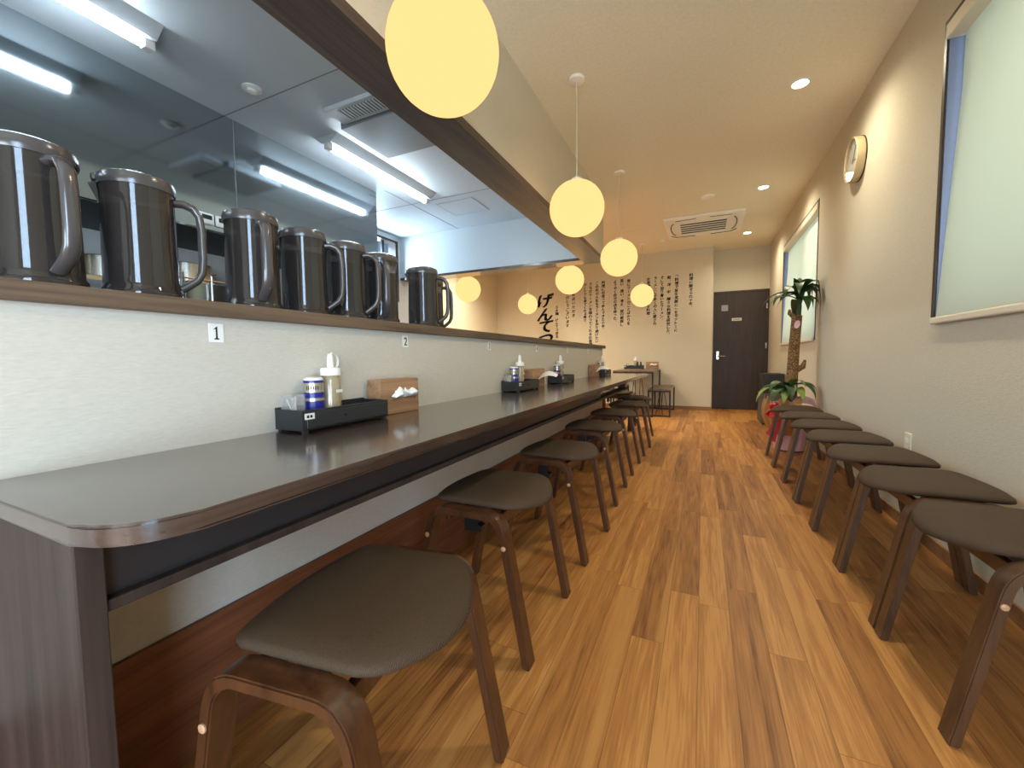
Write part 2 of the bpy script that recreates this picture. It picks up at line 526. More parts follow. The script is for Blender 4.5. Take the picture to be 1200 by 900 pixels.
# ------------------------------------------------------------------ lettering
_glyph = {}
def glyph(ch, offset=0.0, extr=0.0015):
    """mesh vertices/faces of one character, centred, unit em."""
    key = (ch, offset)
    if key in _glyph:
        return _glyph[key]
    cu = bpy.data.curves.new('lettering_source', 'FONT')
    cu.body = ch
    cu.size = 1.0
    cu.offset = offset
    cu.resolution_u = 3
    ob = bpy.data.objects.new('lettering_source', cu)
    COL.objects.link(ob)
    dg = bpy.context.evaluated_depsgraph_get()
    dg.update()
    ev = ob.evaluated_get(dg)
    me = ev.to_mesh()
    vs = [v.co.copy() for v in me.vertices]
    fs = [list(p.vertices) for p in me.polygons]
    ev.to_mesh_clear()
    bpy.data.objects.remove(ob)
    bpy.data.curves.remove(cu)
    if vs:
        cx = (min(v.x for v in vs) + max(v.x for v in vs)) / 2
        cy = (min(v.y for v in vs) + max(v.y for v in vs)) / 2
        w = max(max(v.x for v in vs) - min(v.x for v in vs), 0.01)
        h = max(max(v.y for v in vs) - min(v.y for v in vs), 0.01)
    else:
        cx = cy = 0; w = h = 1
    _glyph[key] = (vs, fs, cx, cy, w, h)
    return _glyph[key]

def letters_mesh(mb, items, offset=0.0, bold=0.0):
    """items: (char, function mapping local (u, v) to world Vector, size, rotation, shear)"""
    for ch, fn, size, rot, shear in items:
        vs, fs, cx, cy, w, h = glyph(ch, offset)
        # a brushy weight: the same strokes laid down a few times, slightly shifted
        shifts = [(0, 0)] if bold == 0 else [(0, 0), (bold, bold * 0.5), (-bold, -bold * 0.5), (bold * 0.4, -bold)]
        for du, dt in shifts:
            bv = []
            for v in vs:
                u, t = (v.x - cx) * size, (v.y - cy) * size
                u += shear * t
                cu, su = math.cos(rot), math.sin(rot)
                bv.append(mb.bm.verts.new(fn(u * cu - t * su + du, u * su + t * cu + dt)))
            for f in fs:
                try:
                    mb.bm.faces.new([bv[i] for i in f])
                except Exception:
                    pass

# ------------------------------------------------------------------ dimensions (metres)
XR = 0.97          # right wall
XC = -1.05         # counter wall, customer side
XL = -3.85         # left wall of kitchen and back dining area
YF = -2.2          # front wall behind the camera
YT = 7.65          # lettered end wall
YD = 7.97          # door wall
ZC = 2.70          # dining ceiling
ZK = 2.58          # kitchen ceiling
ZB = 2.005         # underside of beam
YH0, YH1 = 4.67, 4.87   # header at the kitchen end
CT = 0.71          # counter top

# ------------------------------------------------------------------ shell
struct(MB().box(XL, XR, YF, YD + 0.1, -0.08, 0.0).build('floor', M_['floor']), 'warm brown wood plank floor running down the room')
struct(MB().box(XL, XC - 0.12, YF, 4.64, 0.0, 0.012).build('floor_kitchen', M_['kfloor']), 'grey kitchen floor behind the counter wall')
struct(MB().box(-1.27, XR + 0.2, YF, YH1, ZC, ZC + 0.1).box(XL, XR + 0.2, YH1, YD + 0.1, ZC, ZC + 0.1).build('ceiling', M_['ceiling']), 'beige papered dining room ceiling')
struct(MB().box(XL, -1.27, YF, YH0, ZK, ZK + 0.1).build('ceiling_kitchen', M_['kceil']), 'grey panelled kitchen ceiling')

W1 = (0.73, 2.60, 1.05, 2.385)
W2 = (4.83, 6.72, 1.05, 2.375)
rw = MB()
TH = 0.16
E0, E1, EZ = -1.95, -0.75, 2.1     # glazed entrance in the right wall, beside the viewer
for y0, y1, z0, z1 in ((YF, E0, 0, ZC), (E0, E1, EZ, ZC), (E1, W1[0], 0, ZC), (W1[1], W2[0], 0, ZC), (W2[1], YD + 0.1, 0, ZC),
                       (W1[0], W1[1], 0, W1[2]), (W1[0], W1[1], W1[3], ZC), (W2[0], W2[1], 0, W2[2]), (W2[0], W2[1], W2[3], ZC)):
    rw.box(XR, XR + TH, y0, y1, z0, z1)
struct(rw.build('wall_right', M_['wall']), 'long cream wall with two blinded windows and a clock')
struct(MB().box(XL, 0.13, YT, YD + 0.1, 0, ZC).build('wall_end', M_['wall']), 'cream end wall with vertical black lettering')
struct(MB().box(0.13, XR, YD, YD + 0.1, 2.0, ZC).box(0.13, 0.15, YD, YD + 0.1, 0, 2.0).build('wall_door', M_['wall']), 'short cream wall above the brown door')
struct(MB().box(XL - 0.12, XL, YH1, YD + 0.1, 0, ZC).build('wall_left', M_['wall']), 'cream side wall of the back dining area')
# kitchen back wall with a high window next to the header
KW = (4.02, 4.62, 1.70, 2.52)
kb = MB()
for y0, y1, z0, z1 in ((YF, KW[0], 0, ZK), (KW[1], YH1, 0, ZK), (KW[0], KW[1], 0, KW[2]), (KW[0], KW[1], KW[3], ZK)):
    kb.box(XL - 0.12, XL, y0, y1, z0, z1)
struct(kb.build('wall_kitchen', M_['kwall']), 'pale panelled back wall of the kitchen')
# front wall behind the camera with a window added for fill, glazed entrance beside it
FX0, FX1, FZ0, FZ1 = -0.7, 0.85, 0.12, 1.40
struct(MB().box(XL - 0.12, FX0, YF - 0.12, YF, 0, ZC).box(FX1, XR + 0.16, YF - 0.12, YF, 0, ZC).box(FX0, FX1, YF - 0.12, YF, 0, FZ0).box(FX0, FX1, YF - 0.12, YF, FZ1, ZC).build('wall_front', M_['wall']), 'cream wall behind the viewer')
fwn = struct(empty('window_4', (0, YF, 0)), 'unseen wide window behind the viewer, added to let in fill light')
MB().box(FX0, FX0 + 0.05, -0.1, -0.04, FZ0, FZ1).box(FX1 - 0.05, FX1, -0.1, -0.04, FZ0, FZ1).box(FX0 + 0.05, FX1 - 0.05, -0.1, -0.04, FZ0, FZ0 + 0.05).box(FX0 + 0.05, FX1 - 0.05, -0.1, -0.04, FZ1 - 0.05, FZ1).build('window_frame', M_['frame'], fwn)
MB().box(FX0 + 0.05, FX1 - 0.05, -0.075, -0.069, FZ0 + 0.05, FZ1 - 0.05).build('pane', M_['glass'], fwn)
fr = empty('door_2', (XR, 0, 0)); struct(fr, 'glazed entrance door in the right wall beside the viewer')
MB().box(0.04, 0.1, E0, E0 + 0.06, 0, EZ).box(0.04, 0.1, E1 - 0.06, E1, 0, EZ).box(0.04, 0.1, E0 + 0.06, E1 - 0.06, EZ - 0.06, EZ).box(0.04, 0.1, E0 + 0.06, E1 - 0.06, 0, 0.1).build('door_frame', M_['frame'], fr)
MB().box(0.065, 0.071, E0 + 0.06, E1 - 0.06, 0.1, EZ - 0.06).build('pane', M_['glass'], fr)
MB().tube([(0.03, E1 - 0.1, 0.8), (0.0, E1 - 0.1, 0.8), (0.0, E1 - 0.1, 1.2), (0.03, E1 - 0.1, 1.2)], 0.01, 8).build('door_handle', M_['steelplain'], fr, smooth=True)

# soffit above the counter, with its stained underside
struct(MB().box(-1.27, -1.07, YF, YH1, ZB + 0.03, ZC).build('wall_soffit', M_['wall']), 'cream bulkhead wall hanging above the counter')
struct(MB().box(-1.275, -1.058, YF, YH1 + 0.01, ZB, ZB + 0.03).box(-1.07, -1.058, YF, YH1 + 0.01, ZB + 0.03, ZB + 0.045).build('trim_1', M_['beam']), 'dark stained board under the bulkhead')
struct(MB().box(XL, -1.27, YH0, YH1, ZB + 0.03, ZC).build('wall_header', M_['kwall']), 'pale header wall at the far end of the kitchen')
struct(MB().box(XL, -1.275, YH0 - 0.008, YH1 + 0.01, ZB, ZB + 0.03).build('trim_2', M_['header']), 'dark stained board under the kitchen end header')
# counter wall
struct(MB().box(XC - 0.12, XC, YF, 4.76, 0, 1.005).box(XL, XC - 0.12, 4.64, 4.76, 0, 1.005).build('wall_counter', M_['wallcounter']), 'low cream papered wall behind the counter')
struct(MB().box(XC, XC + 0.012, YF, 4.76, 0, 0.305).build('baseboard_counter', M_['kick']), 'tall brown kick board below the counter')
struct(MB().box(-1.6, 0.13, YT - 0.012, YT, 0, 0.06).box(XL, -1.6, YT - 0.012, YT, 0, 0.06).build('baseboard_end', M_['base']), 'brown baseboard along the lettered wall')
struct(MB().box(XR - 0.01, XR, E1, YD, 0, 0.06).build('baseboard_right', M_['base']), 'brown baseboard along the right wall')
# pitcher shelf on the counter wall
sh = MB().rbox(-1.50, -1.028, YF, 4.83, 1.005, 1.04, 0.003).build('serving_shelf', M_['shelfwood'])
tag(sh, 'long dark wooden shelf capping the counter wall under the pitchers', 'shelf')

# kitchen ceiling seams and hatch (flush metal joints)
sm = MB()
zz = ZK - 0.002
for y in (0.45, 1.85, 3.72):
    sm.box(XL, -1.28, y, y + 0.006, zz, ZK + 0.001)
for x, y in ((-1.86, YF), (-2.9, 3.31)):
    sm.box(x, x + 0.006, y, YH0, zz, ZK + 0.001)
struct(sm.build('trim_3', M_['seam']), 'thin grey joints between kitchen ceiling panels')

# ------------------------------------------------------------------ windows on the right wall
def right_window(n, W, label, blab, tilt):
    y0, y1, z0, z1 = W
    r = struct(empty('window_%d' % n, (XR, (y0 + y1) / 2, z0)), label)
    ox, oy, oz = XR, (y0 + y1) / 2, z0
    def B(mb): 
        for v in mb.bm.verts: v.co -= Vector((ox, oy, oz))
        return mb
    t = 0.022
    f = MB()
    f.box(XR - 0.004, XR + TH, y0 - 0.0, y0 + t, z0, z1).box(XR - 0.004, XR + TH, y1 - t, y1, z0, z1)
    f.box(XR - 0.004, XR + TH, y0 + t, y1 - t, z1 - t, z1).box(XR - 0.004, XR + TH, y0 + t, y1 - t, z0, z0 + t)
    B(f).build('window_frame', M_['frame'], r)
    s = MB()
    s.box(XR + 0.003, XR + 0.13, y1 - t - 0.006, y1 - t, z0 + t, z1 - t).box(XR + 0.003, XR + 0.13, y0 + t, y0 + t + 0.006, z0 + t, z1 - t)
    B(s).build('window_jamb', M_['jamb'], r)
    sa = MB(); ym = (y0 + y1) / 2
    for a, b in ((y0 + t, ym + 0.02), (ym - 0.02, y1 - t)):
        sa.box(XR + 0.115, XR + 0.14, a, a + 0.04, z0 + t, z1 - t).box(XR + 0.115, XR + 0.14, b - 0.04, b, z0 + t, z1 - t)
    sa.box(XR + 0.115, XR + 0.14, y0 + t, y1 - t, z0 + t, z0 + t + 0.04).box(XR + 0.115, XR + 0.14, y0 + t, y1 - t, z1 - t - 0.04, z1 - t)
    B(sa).build('sash', M_['frame'], r)
    B(MB().box(XR + 0.125, XR + 0.13, y0 + t + 0.04, y1 - t - 0.04, z0 + t + 0.04, z1 - t - 0.04)).build('pane', M_['glass'], r)
    # roller blind: a thing that hangs in the opening
    b = empty('roller_blind', (XR, (y0 + y1) / 2, z1 - t - 0.04))
    tag(b, blab, 'blind', 'roller blinds')
    def B2(mb):
        for v in mb.bm.verts: v.co -= Vector((XR, (y0 + y1) / 2, z1 - t - 0.04))
        return mb
    ya, yb = y0 + t + 0.012, y1 - t - 0.03
    hd = MB().rbox(XR - 0.012, XR + 0.055, ya - 0.008, yb + 0.024, z1 - t - 0.068, z1 - t - 0.003, 0.006)
    B2(hd).build('head_box', M_['ivory'], b)
    fb = MB()
    prof = [(XR + 0.045, z1 - t - 0.06), (XR + 0.043, z1 - t - 0.3), (XR - 0.006, z0 + 0.01)]
    pr = prof + [(x + 0.0015, z) for x, z in reversed(prof)]
    fb.prism([(x, z) for x, z in pr], 'Y', ya, yb)
    B2(fb).build('blind_fabric', M_['blind'], b)
    bt = MB().rbox(XR - 0.024, XR - 0.004, ya - 0.004, yb + 0.012, z0 - 0.012, z0 + 0.018, 0.006)
    B2(bt).build('bottom_bar', M_['ivory'], b)

right_window(1, W1, 'near window in the right wall', 'white roller blind drawn over the large window nearest the viewer', 0)
right_window(2, W2, 'far window in the right wall', 'white roller blind drawn over the window behind the potted plant', 0)
# kitchen window
kw = struct(empty('window_3', (XL, 4.3, KW[2])), 'high kitchen window beside the header')
def kwb(mb):
    for v in mb.bm.verts: v.co -= Vector((XL, 4.3, KW[2]))
    return mb
y0, y1, z0, z1 = KW
kwb(MB().box(XL - 0.12, XL + 0.008, y0, y0 + 0.03, z0, z1).box(XL - 0.12, XL + 0.008, y1 - 0.05, y1, z0, z1).box(XL - 0.12, XL + 0.008, y0 + 0.03, y1 - 0.05, z1 - 0.03, z1).box(XL - 0.12, XL + 0.008, y0 + 0.03, y1 - 0.05, z0, z0 + 0.03).box(XL - 0.09, XL - 0.06, 4.38, 4.42, z0 + 0.03, z1 - 0.03)).build('window_frame', M_['frame'], kw)
kwb(MB().box(XL - 0.08, XL - 0.075, y0 + 0.03, 4.38, z0 + 0.03, z1 - 0.03).box(XL - 0.08, XL - 0.075, 4.42, y1 - 0.05, z0 + 0.03, z1 - 0.03)).build('pane', M_['glass'], kw)

# ------------------------------------------------------------------ brown door
d = struct(empty('door_1', (0.55, YD, 0)), 'dark brown flush door at the far end')
def rel(mb, o):
    for v in mb.bm.verts: v.co -= Vector(o)
    return mb
O = (0.55, YD, 0)
rel(MB().box(0.185, 0.935, YD - 0.005, YD + 0.035, 0.006, 1.965), O).build('door_leaf', M_['door'], d)
rel(MB().box(0.15, 0.185, YD - 0.014, YD + 0.08, 0, 2.0).box(0.935, 0.968, YD - 0.014, YD + 0.08, 0, 2.0).box(0.185, 0.935, YD - 0.014, YD + 0.08, 1.965, 2.0).box(0.185, 0.935, YD + 0.04, YD + 0.08, 0, 1.965), O).build('door_frame', M_['door'], d)
hn = rel(MB().rbox(0.205, 0.245, YD - 0.014, YD - 0.005, 0.85, 0.99, 0.004), O).build('handle_plate', M_['steelplain'], d)
hn2 = MB().tube([(0.228, YD - 0.012, 0.905), (0.228, YD - 0.055, 0.905), (0.25, YD - 0.06, 0.905), (0.34, YD - 0.058, 0.905)], 0.009, 8)
rel(hn2, O).build('door_handle', M_['steelplain'], d, smooth=True)
rel(MB().box(0.27, 0.37, YD - 0.009, YD - 0.004, 1.67, 1.77), O).build('door_plate', plain('plate_grey', srgb(150, 152, 158), 0.4), d)
rel(MB().box(0.43, 0.575, YD - 0.009, YD - 0.004, 1.50, 1.545), O).build('door_label', M_['ivory'], d)
sp = MB()
for i, x in enumerate((0.452, 0.474, 0.496, 0.518, 0.54)):
    sp.box(x, x + 0.014, YD - 0.0105, YD - 0.008, 1.515, 1.531)
rel(sp, O).build('door_lettering', M_['ink'], d)
for z in (1.68, 1.03, 0.3):
    rel(MB().box(0.925, 0.945, YD - 0.018, YD - 0.004, z, z + 0.09), O).build('hinge', M_['steelplain'], d)

# ------------------------------------------------------------------ counter
ct = empty('dining_counter', (-0.82, 2.5, 0))
tag(ct, 'long dark stained wooden counter with rounded corner along the low wall', 'counter')
CO = (-0.82, 2.5, 0)
def rounded_top():
    xf, y0, y1 = -0.585, 0.213, 5.08
    r = 0.095
    pts = [(XC, y0)]
    for i in range(9):
        a = -PI / 2 + (PI / 2) * i / 8
        pts.append((xf - r + r * math.cos(a), y0 + r + r * math.sin(a)))
    pts += [(xf, y1), (-3.6, y1), (-3.6, 4.76), (XC, 4.76)]
    return pts
top = MB().prism(rounded_top(), 'Z', CT - 0.027, CT)
es = [e for e in top.bm.edges if all(abs(v.co.z - CT) < 1e-5 for v in e.verts)] + [e for e in top.bm.edges if all(abs(v.co.z - CT + 0.027) < 1e-5 for v in e.verts)]
bmesh.ops.bevel(top.bm, geom=es, offset=0.004, segments=2, affect='EDGES')
rel(top, CO).build('countertop', M_['counter'], ct, smooth=True)
rel(MB().rbox(XC, -0.70, 0.222, 0.252, 0, CT - 0.027, 0.002), CO).build('end_panel', M_['panel'], ct)
rel(MB().box(XC, -0.722, 0.252, 3.22, 0.588, 0.66), CO).build('drawer_fascia', M_['fascia'], ct)
rel(MB().rbox(XC, -0.705, 0.252, 3.22, 0.572, 0.588, 0.002), CO).build('under_shelf', M_['panel'], ct)
rel(MB().rbox(-0.79, -0.705, 3.22, 4.42, 0.572, 0.588, 0.002), CO).build('rail', M_['panel'], ct)
rel(MB().box(-0.79, -0.72, 4.30, 4.33, 0.588, CT - 0.027), CO).build('shelf_bracket', M_['panel'], ct)

# ------------------------------------------------------------------ stools
def arch_path(off=0.0):
    """centreline of the bent leg strip in XZ, feet at +-0.20"""
    fx, fz = 0.199, 0.0
    sx, sz = 0.128, 0.372
    tx, tz = 0.088, 0.434
    pts = []
    n = 7
    pts.append((fx, fz)); pts.append((fx + (sx - fx) * 0.5, sz * 0.5)); 
    p0, p1, p2 = Vector((sx, sz)), Vector((0.116, tz)), Vector((tx - 0.02, tz))
    for i in range(n + 1):
        t = i / n
        q = p0 * (1 - t) ** 2 + p1 * 2 * t * (1 - t) + p2 * t * t
        pts.append((q.x, q.y))
    left = [(-x, z) for x, z in reversed(pts)]
    return pts + left

def arch_mesh(yc, w=0.05, th=0.022):
    mb = MB()
    P = [Vector(p) for p in arch_path()]
    n = len(P)
    rings = []
    for i, p in enumerate(P):
        dd = (P[min(i + 1, n - 1)] - P[max(i - 1, 0)]).normalized()
        nn = Vector((-dd.y, dd.x))
        if i in (0, n - 1):
            nn = Vector((-1 if i == 0 else 1, 0)) * 1.0
            nn = Vector((-1, 0)) if i == 0 else Vector((1, 0))
        a, b = p + nn * th / 2, p - nn * th / 2
        rings.append([mb.bm.verts.new((q.x, yc + s, q.y)) for q, s in ((a, -w / 2), (a, w / 2), (b, w / 2), (b, -w / 2))])
    for a, b in zip(rings, rings[1:]):
        for k in range(4):
            mb.bm.faces.new((a[k], a[(k + 1) % 4], b[(k + 1) % 4], b[k]))
    mb.bm.faces.new(rings[0]); mb.bm.faces.new(rings[-1])
    bmesh.ops.recalc_face_normals(mb.bm, faces=mb.bm.faces[:])
    es = [e for e in mb.bm.edges if len(e.link_faces) == 2 and e.calc_face_angle(0) > 1.0]
    bmesh.ops.bevel(mb.bm, geom=es, offset=0.003, segments=2, affect='EDGES')
    return mb

def pad_outline(k=1.0):
    """seat outline, local XY: long bulged sides at +-X (aisle / wall), straight ends at +-Y"""
    hx, hy, r = 0.128 * k, 0.178 * k, 0.03 * k
    pts = []
    for cx, cy, a0 in ((hx - r, hy - r, 0), (-(hx - r), hy - r, PI / 2), (-(hx - r), -(hy - r), PI), (hx - r, -(hy - r), 1.5 * PI)):
        for i in range(7):
            a = a0 + PI / 2 * i / 6
            pts.append([cx + r * math.cos(a), cy + r * math.sin(a)])
    out = []
    # resample and bulge
    m = len(pts)
    for i in range(m):
        p, q = pts[i], pts[(i + 1) % m]
        n = max(1, int(math.hypot(q[0] - p[0], q[1] - p[1]) / 0.03))
        for j in range(n):
            out.append((p[0] + (q[0] - p[0]) * j / n, p[1] + (q[1] - p[1]) * j / n))
    res = []
    for x, y in out:
        b = 0.070 * max(0.0, 1 - (y / hy) ** 2)
        res.append((x + (b if x > 0 else -b * 0.5) * min(1, abs(x) / (hx * 0.9)), y))
    return res

def make_stool(name, woodmat, feet=True):
    root = empty(name)
    for yc in (-0.196, 0.196):
        f = arch_mesh(yc).build('leg_frame', woodmat, root, smooth=True, angle=40)
        sgn = -1 if yc < 0 else 1
        for sx in (-1, 1):
            bx, bz = sx * 0.132, 0.350
            bo = MB().lathe([(0.0075, 0), (0.0075, sgn * 0.002), (0.005, sgn * 0.0035)], (bx, yc + sgn * 0.025, bz), 12, 'Y').build('bolt', M_['bolt'], f, smooth=True)
    # upholstered pad: domed, drooping a little towards the aisle and the wall
    mb = MB()
    layers = [(0.96, 0.4455), (0.99, 0.449), (1.0, 0.455), (0.988, 0.4615), (0.95, 0.466), (0.75, 0.4715), (0.45, 0.473), (0.2, 0.4735)]
    rings = []
    for k, z in layers:
        ring = []
        for x, y in pad_outline(1.0):
            X, Y = x * k, y * k
            ring.append(mb.bm.verts.new((X, Y, z - 0.5 * max(0, abs(X) - 0.09) ** 2 * 4)))
        rings.append(ring)
    for a, b in zip(rings, rings[1:]):
        n = len(a)
        for i in range(n):
            mb.bm.faces.new((a[i], a[(i + 1) % n], b[(i + 1) % n], b[i]))
    c = mb.bm.verts.new((0, 0, 0.474))
    n = len(rings[-1])
    for i in range(n):
        mb.bm.faces.new((rings[-1][i], rings[-1][(i + 1) % n], c))
    mb.bm.faces.new(rings[0])
    mb.build('seat', M_['fabric'], root, smooth=True, angle=60)
    # curved rails joining the two bent frames under the seat
    for sx in (-1, 1):
        rl = MB().rbox(sx * 0.088 - 0.009, sx * 0.088 + 0.009, -0.172, 0.172, 0.385, 0.424, 0.003).build('seat_rail', woodmat, root)
    # moulded stacking bracket below the seat board
    for sy in (-1, 1):
        br = MB()
        br.prism([(-0.055, 0.437), (-0.015, 0.437), (-0.012, 0.36), (0.004, 0.356), (0.0, 0.336), (-0.06, 0.336)], 'Y', sy * 0.10 - 0.014, sy * 0.10 + 0.014)
        br.build('stacking_bracket', M_['blackplastic'], root)
    return root

stool = make_stool('counter_stool', M_['stoolwood'])
left_spots = [(-0.573, 0.575, 7.6), (-0.652, 1.265, 1.0), (-0.645, 1.93, -2.0), (-0.668, 2.70, 1.0), (-0.675, 3.41, 0.0), (-0.668, 4.09, -1.0), (-0.70, 4.72, 2.0)]
left_labels = [
    'large foreground brown stool at the counter, cut off by the bottom edge of the photo',
    'second brown stool along the counter, standing just beyond the foreground stool',
    'third brown stool along the counter from the foreground',
    'fourth brown stool along the counter, roughly below the second condiment tray',
    'fifth brown stool along the counter, three places before the end of the row',
    'sixth brown stool along the counter, overlapping the last of the row',
    'seventh and farthest brown stool along the aisle side of the counter']
for i, (x, y, a) in enumerate(left_spots):
    s = stool if i == 0 else copy_tree(stool)
    s.location = (x, y, 0); s.rotation_euler = (0, 0, math.radians(a))
    tag(s, left_labels[i], 'stool', 'stools tucked along the counter')
s = copy_tree(stool); s.location = (-1.0, 5.36, 0); s.rotation_euler = (0, 0, math.radians(90))
tag(s, 'dark stool turned crosswise at the far return of the counter', 'stool')

stool2 = make_stool('wall_stool', M_['stoolgrey'])
right_labels = [
    'foreground brown stool against the right wall, partly cut off by the photo edge',
    'brown stool against the right wall, second from the viewer',
    'brown stool against the right wall, third from the viewer, in front of the outlet',
    'brown stool against the right wall, middle one of the seven',
    'brown stool against the right wall, third from the potted plant',
    'brown stool against the right wall, second from the potted plant',
    'last brown stool of the right wall row, nearest the potted plant with the bow']
for i in range(7):
    s = stool2 if i == 0 else copy_tree(stool2)
    s.location = (0.733, 1.455 + 0.4475 * i, 0); s.rotation_euler = (0, 0, PI + math.radians((0.6, -0.5, 0.4, 0.2, -0.4, 0.5, -0.3)[i]))
    tag(s, right_labels[i], 'stool', 'stools in a row against the right wall')

# ------------------------------------------------------------------ pitchers on the shelf
def make_pitcher():
    r = empty('water_pitcher')
    body = MB()
    prof = [(0.0695, 0.0), (0.0705, 0.006), (0.0695, 0.016), (0.0655, 0.022), (0.0655, 0.03), (0.064, 0.12), (0.0625, 0.225), (0.0635, 0.232), (0.0635, 0.238)]
    body.lathe(prof, seg=48, cap=False)
    body.bm.verts.ensure_lookup_table()
    bo = body.build('pitcher_body', M_['pitcher'], r, smooth=True, angle=50)
    MB().lathe([(0.066, 0.001), (0.0665, 0.012), (0.062, 0.016)], seg=48).build('base_ring', M_['pitcherlid'], r, smooth=True)
    # narrow spout lip opposite the handle
    sp = MB()
    sp.bm.verts.ensure_lookup_table()
    a = [(-0.060, -0.018, 0.19), (-0.060, 0.018, 0.19), (-0.0635, -0.016, 0.236), (-0.0635, 0.016, 0.236), (-0.078, 0.0, 0.236), (-0.062, 0, 0.195)]
    V = [sp.bm.verts.new(p) for p in a]
    for f in ((0, 2, 4), (0, 4, 5), (1, 5, 4), (1, 4, 3), (0, 5, 1)):
        sp.bm.faces.new([V[i] for i in f])
    sp.build('spout', M_['pitcherlid'], r)
    lid = MB().lathe([(0.0655, 0.232), (0.0668, 0.236), (0.0668, 0.246), (0.064, 0.256), (0.052, 0.262), (0.03, 0.266), (0.012, 0.267)], seg=48).build('lid', M_['pitcherlid'], r, smooth=True, angle=30)
    lt = MB().rbox(-0.0715, -0.060, -0.018, 0.018, 0.238, 0.252, 0.003).build('lid_lever', M_['pitcherlid'], lid)
    # flat C-handle on +X
    pts = [(0.060, 0, 0.222), (0.078, 0, 0.224), (0.096, 0, 0.217), (0.107, 0, 0.200), (0.110, 0, 0.17), (0.110, 0, 0.10), (0.107, 0, 0.07), (0.098, 0, 0.052), (0.082, 0, 0.038), (0.066, 0, 0.027)]
    hb = MB().tube(pts, 0.01, seg=12, flat=(0.0135, 0.0085))
    hb.build('handle', M_['pitcherhandle'], r, smooth=True, angle=60)
    wt = MB().lathe([(0.0615, 0.018), (0.0605, 0.12), (0.060, 0.19)], seg=40).build('water', M_['tea'], r, smooth=True)
    return r

pit = make_pitcher()
spots = [(-1.135, 0.342, 8), (-1.135, 0.505, 64), (-1.135, 0.757, -16), (-1.140, 0.925, 46), (-1.135, 1.090, 28), (-1.140, 1.262, -36), (-1.135, 1.525, 42), (-1.255, 1.745, 50)]
plabels = [
    'smoky pitcher at the left edge of the photo, largest of the row on the shelf',
    'smoky pitcher with its handle in full profile, right after the largest pitcher',
    'smoky pitcher above the number 1 sign, its handle facing the dining room',
    'fourth smoky pitcher on the shelf, squeezed behind the one above number 1',
    'fifth smoky pitcher on the shelf, handle in profile between two others',
    'sixth smoky pitcher on the shelf, last of the tight group, handle facing the room',
    'smoky pitcher above the number 2 sign, standing apart at the far end',
    'half hidden smoky pitcher behind the one above the number 2 sign']
for i, (x, y, a) in enumerate(spots):
    p = pit if i == 0 else copy_tree(pit)
    p.location = (x, y, 1.04); p.rotation_euler = (0, 0, math.radians(a))
    tag(p, plabels[i], 'pitcher', 'smoky plastic water pitchers on the serving shelf')

# ------------------------------------------------------------------ counter seat numbers
def glyph_poly(n):
    if n == 1:
        return [[(-0.5, 0.62), (0.12, 1.0), (0.2, 1.0), (0.2, -0.78), (0.5, -0.85), (0.5, -1.0), (-0.5, -1.0), (-0.5, -0.85), (-0.14, -0.78), (-0.14, 0.62), (-0.45, 0.5)]]
    return None

nums = [(1, 0.603, 0.968), (2, 1.291, 0.971), (3, 1.985, 0.970), (4, 2.69, 0.968), (5, 3.41, 0.966), (6, 4.11, 0.966)]
nlab = ['white sticker printed 1 under the shelf, below the first pitchers', 'white sticker printed 2 under the shelf, below the end pitcher', 'white sticker printed 3 on the counter wall above the second condiment tray',
        'tiny sticker printed 4 on the counter wall above the third tray', 'tiny sticker printed 5 on the counter wall, second from its far end', 'tiny sticker printed 6 nearest the far end of the counter wall']
for (n, y, z), lb in zip(nums, nlab):
    r = empty('number_sign', (XC, y, z)); tag(r, lb, 'sign', 'seat number stickers')
    MB().rbox(0, 0.0012, -0.0165, 0.0165, -0.022, 0.022, 0.0004, 1).build('sticker', M_['white'], r)
    mb = MB()
    pol = glyph_poly(n)
    if pol:
        for P in pol:
            vs = [mb.bm.verts.new((0.0018, u * 0.011, v * 0.0155)) for u, v in P]
            mb.bm.faces.new(vs).normal_update()
        bmesh.ops.triangulate(mb.bm, faces=mb.bm.faces[:])
    else:
        vs_, fs_, cx, cy, w, h = glyph(str(n), 0.0)
        sc = 0.031 / h
        for du, dv in ((0, 0), (0.0009, 0), (-0.0009, 0)):
            bv = [mb.bm.verts.new((0.0018, (v.x - cx) * sc * 0.9 + du, (v.y - cy) * sc + dv)) for v in vs_]
            for f in fs_:
                try: mb.bm.faces.new([bv[i] for i in f])
                except Exception: pass
    mb.build('numeral', M_['ink'], r)

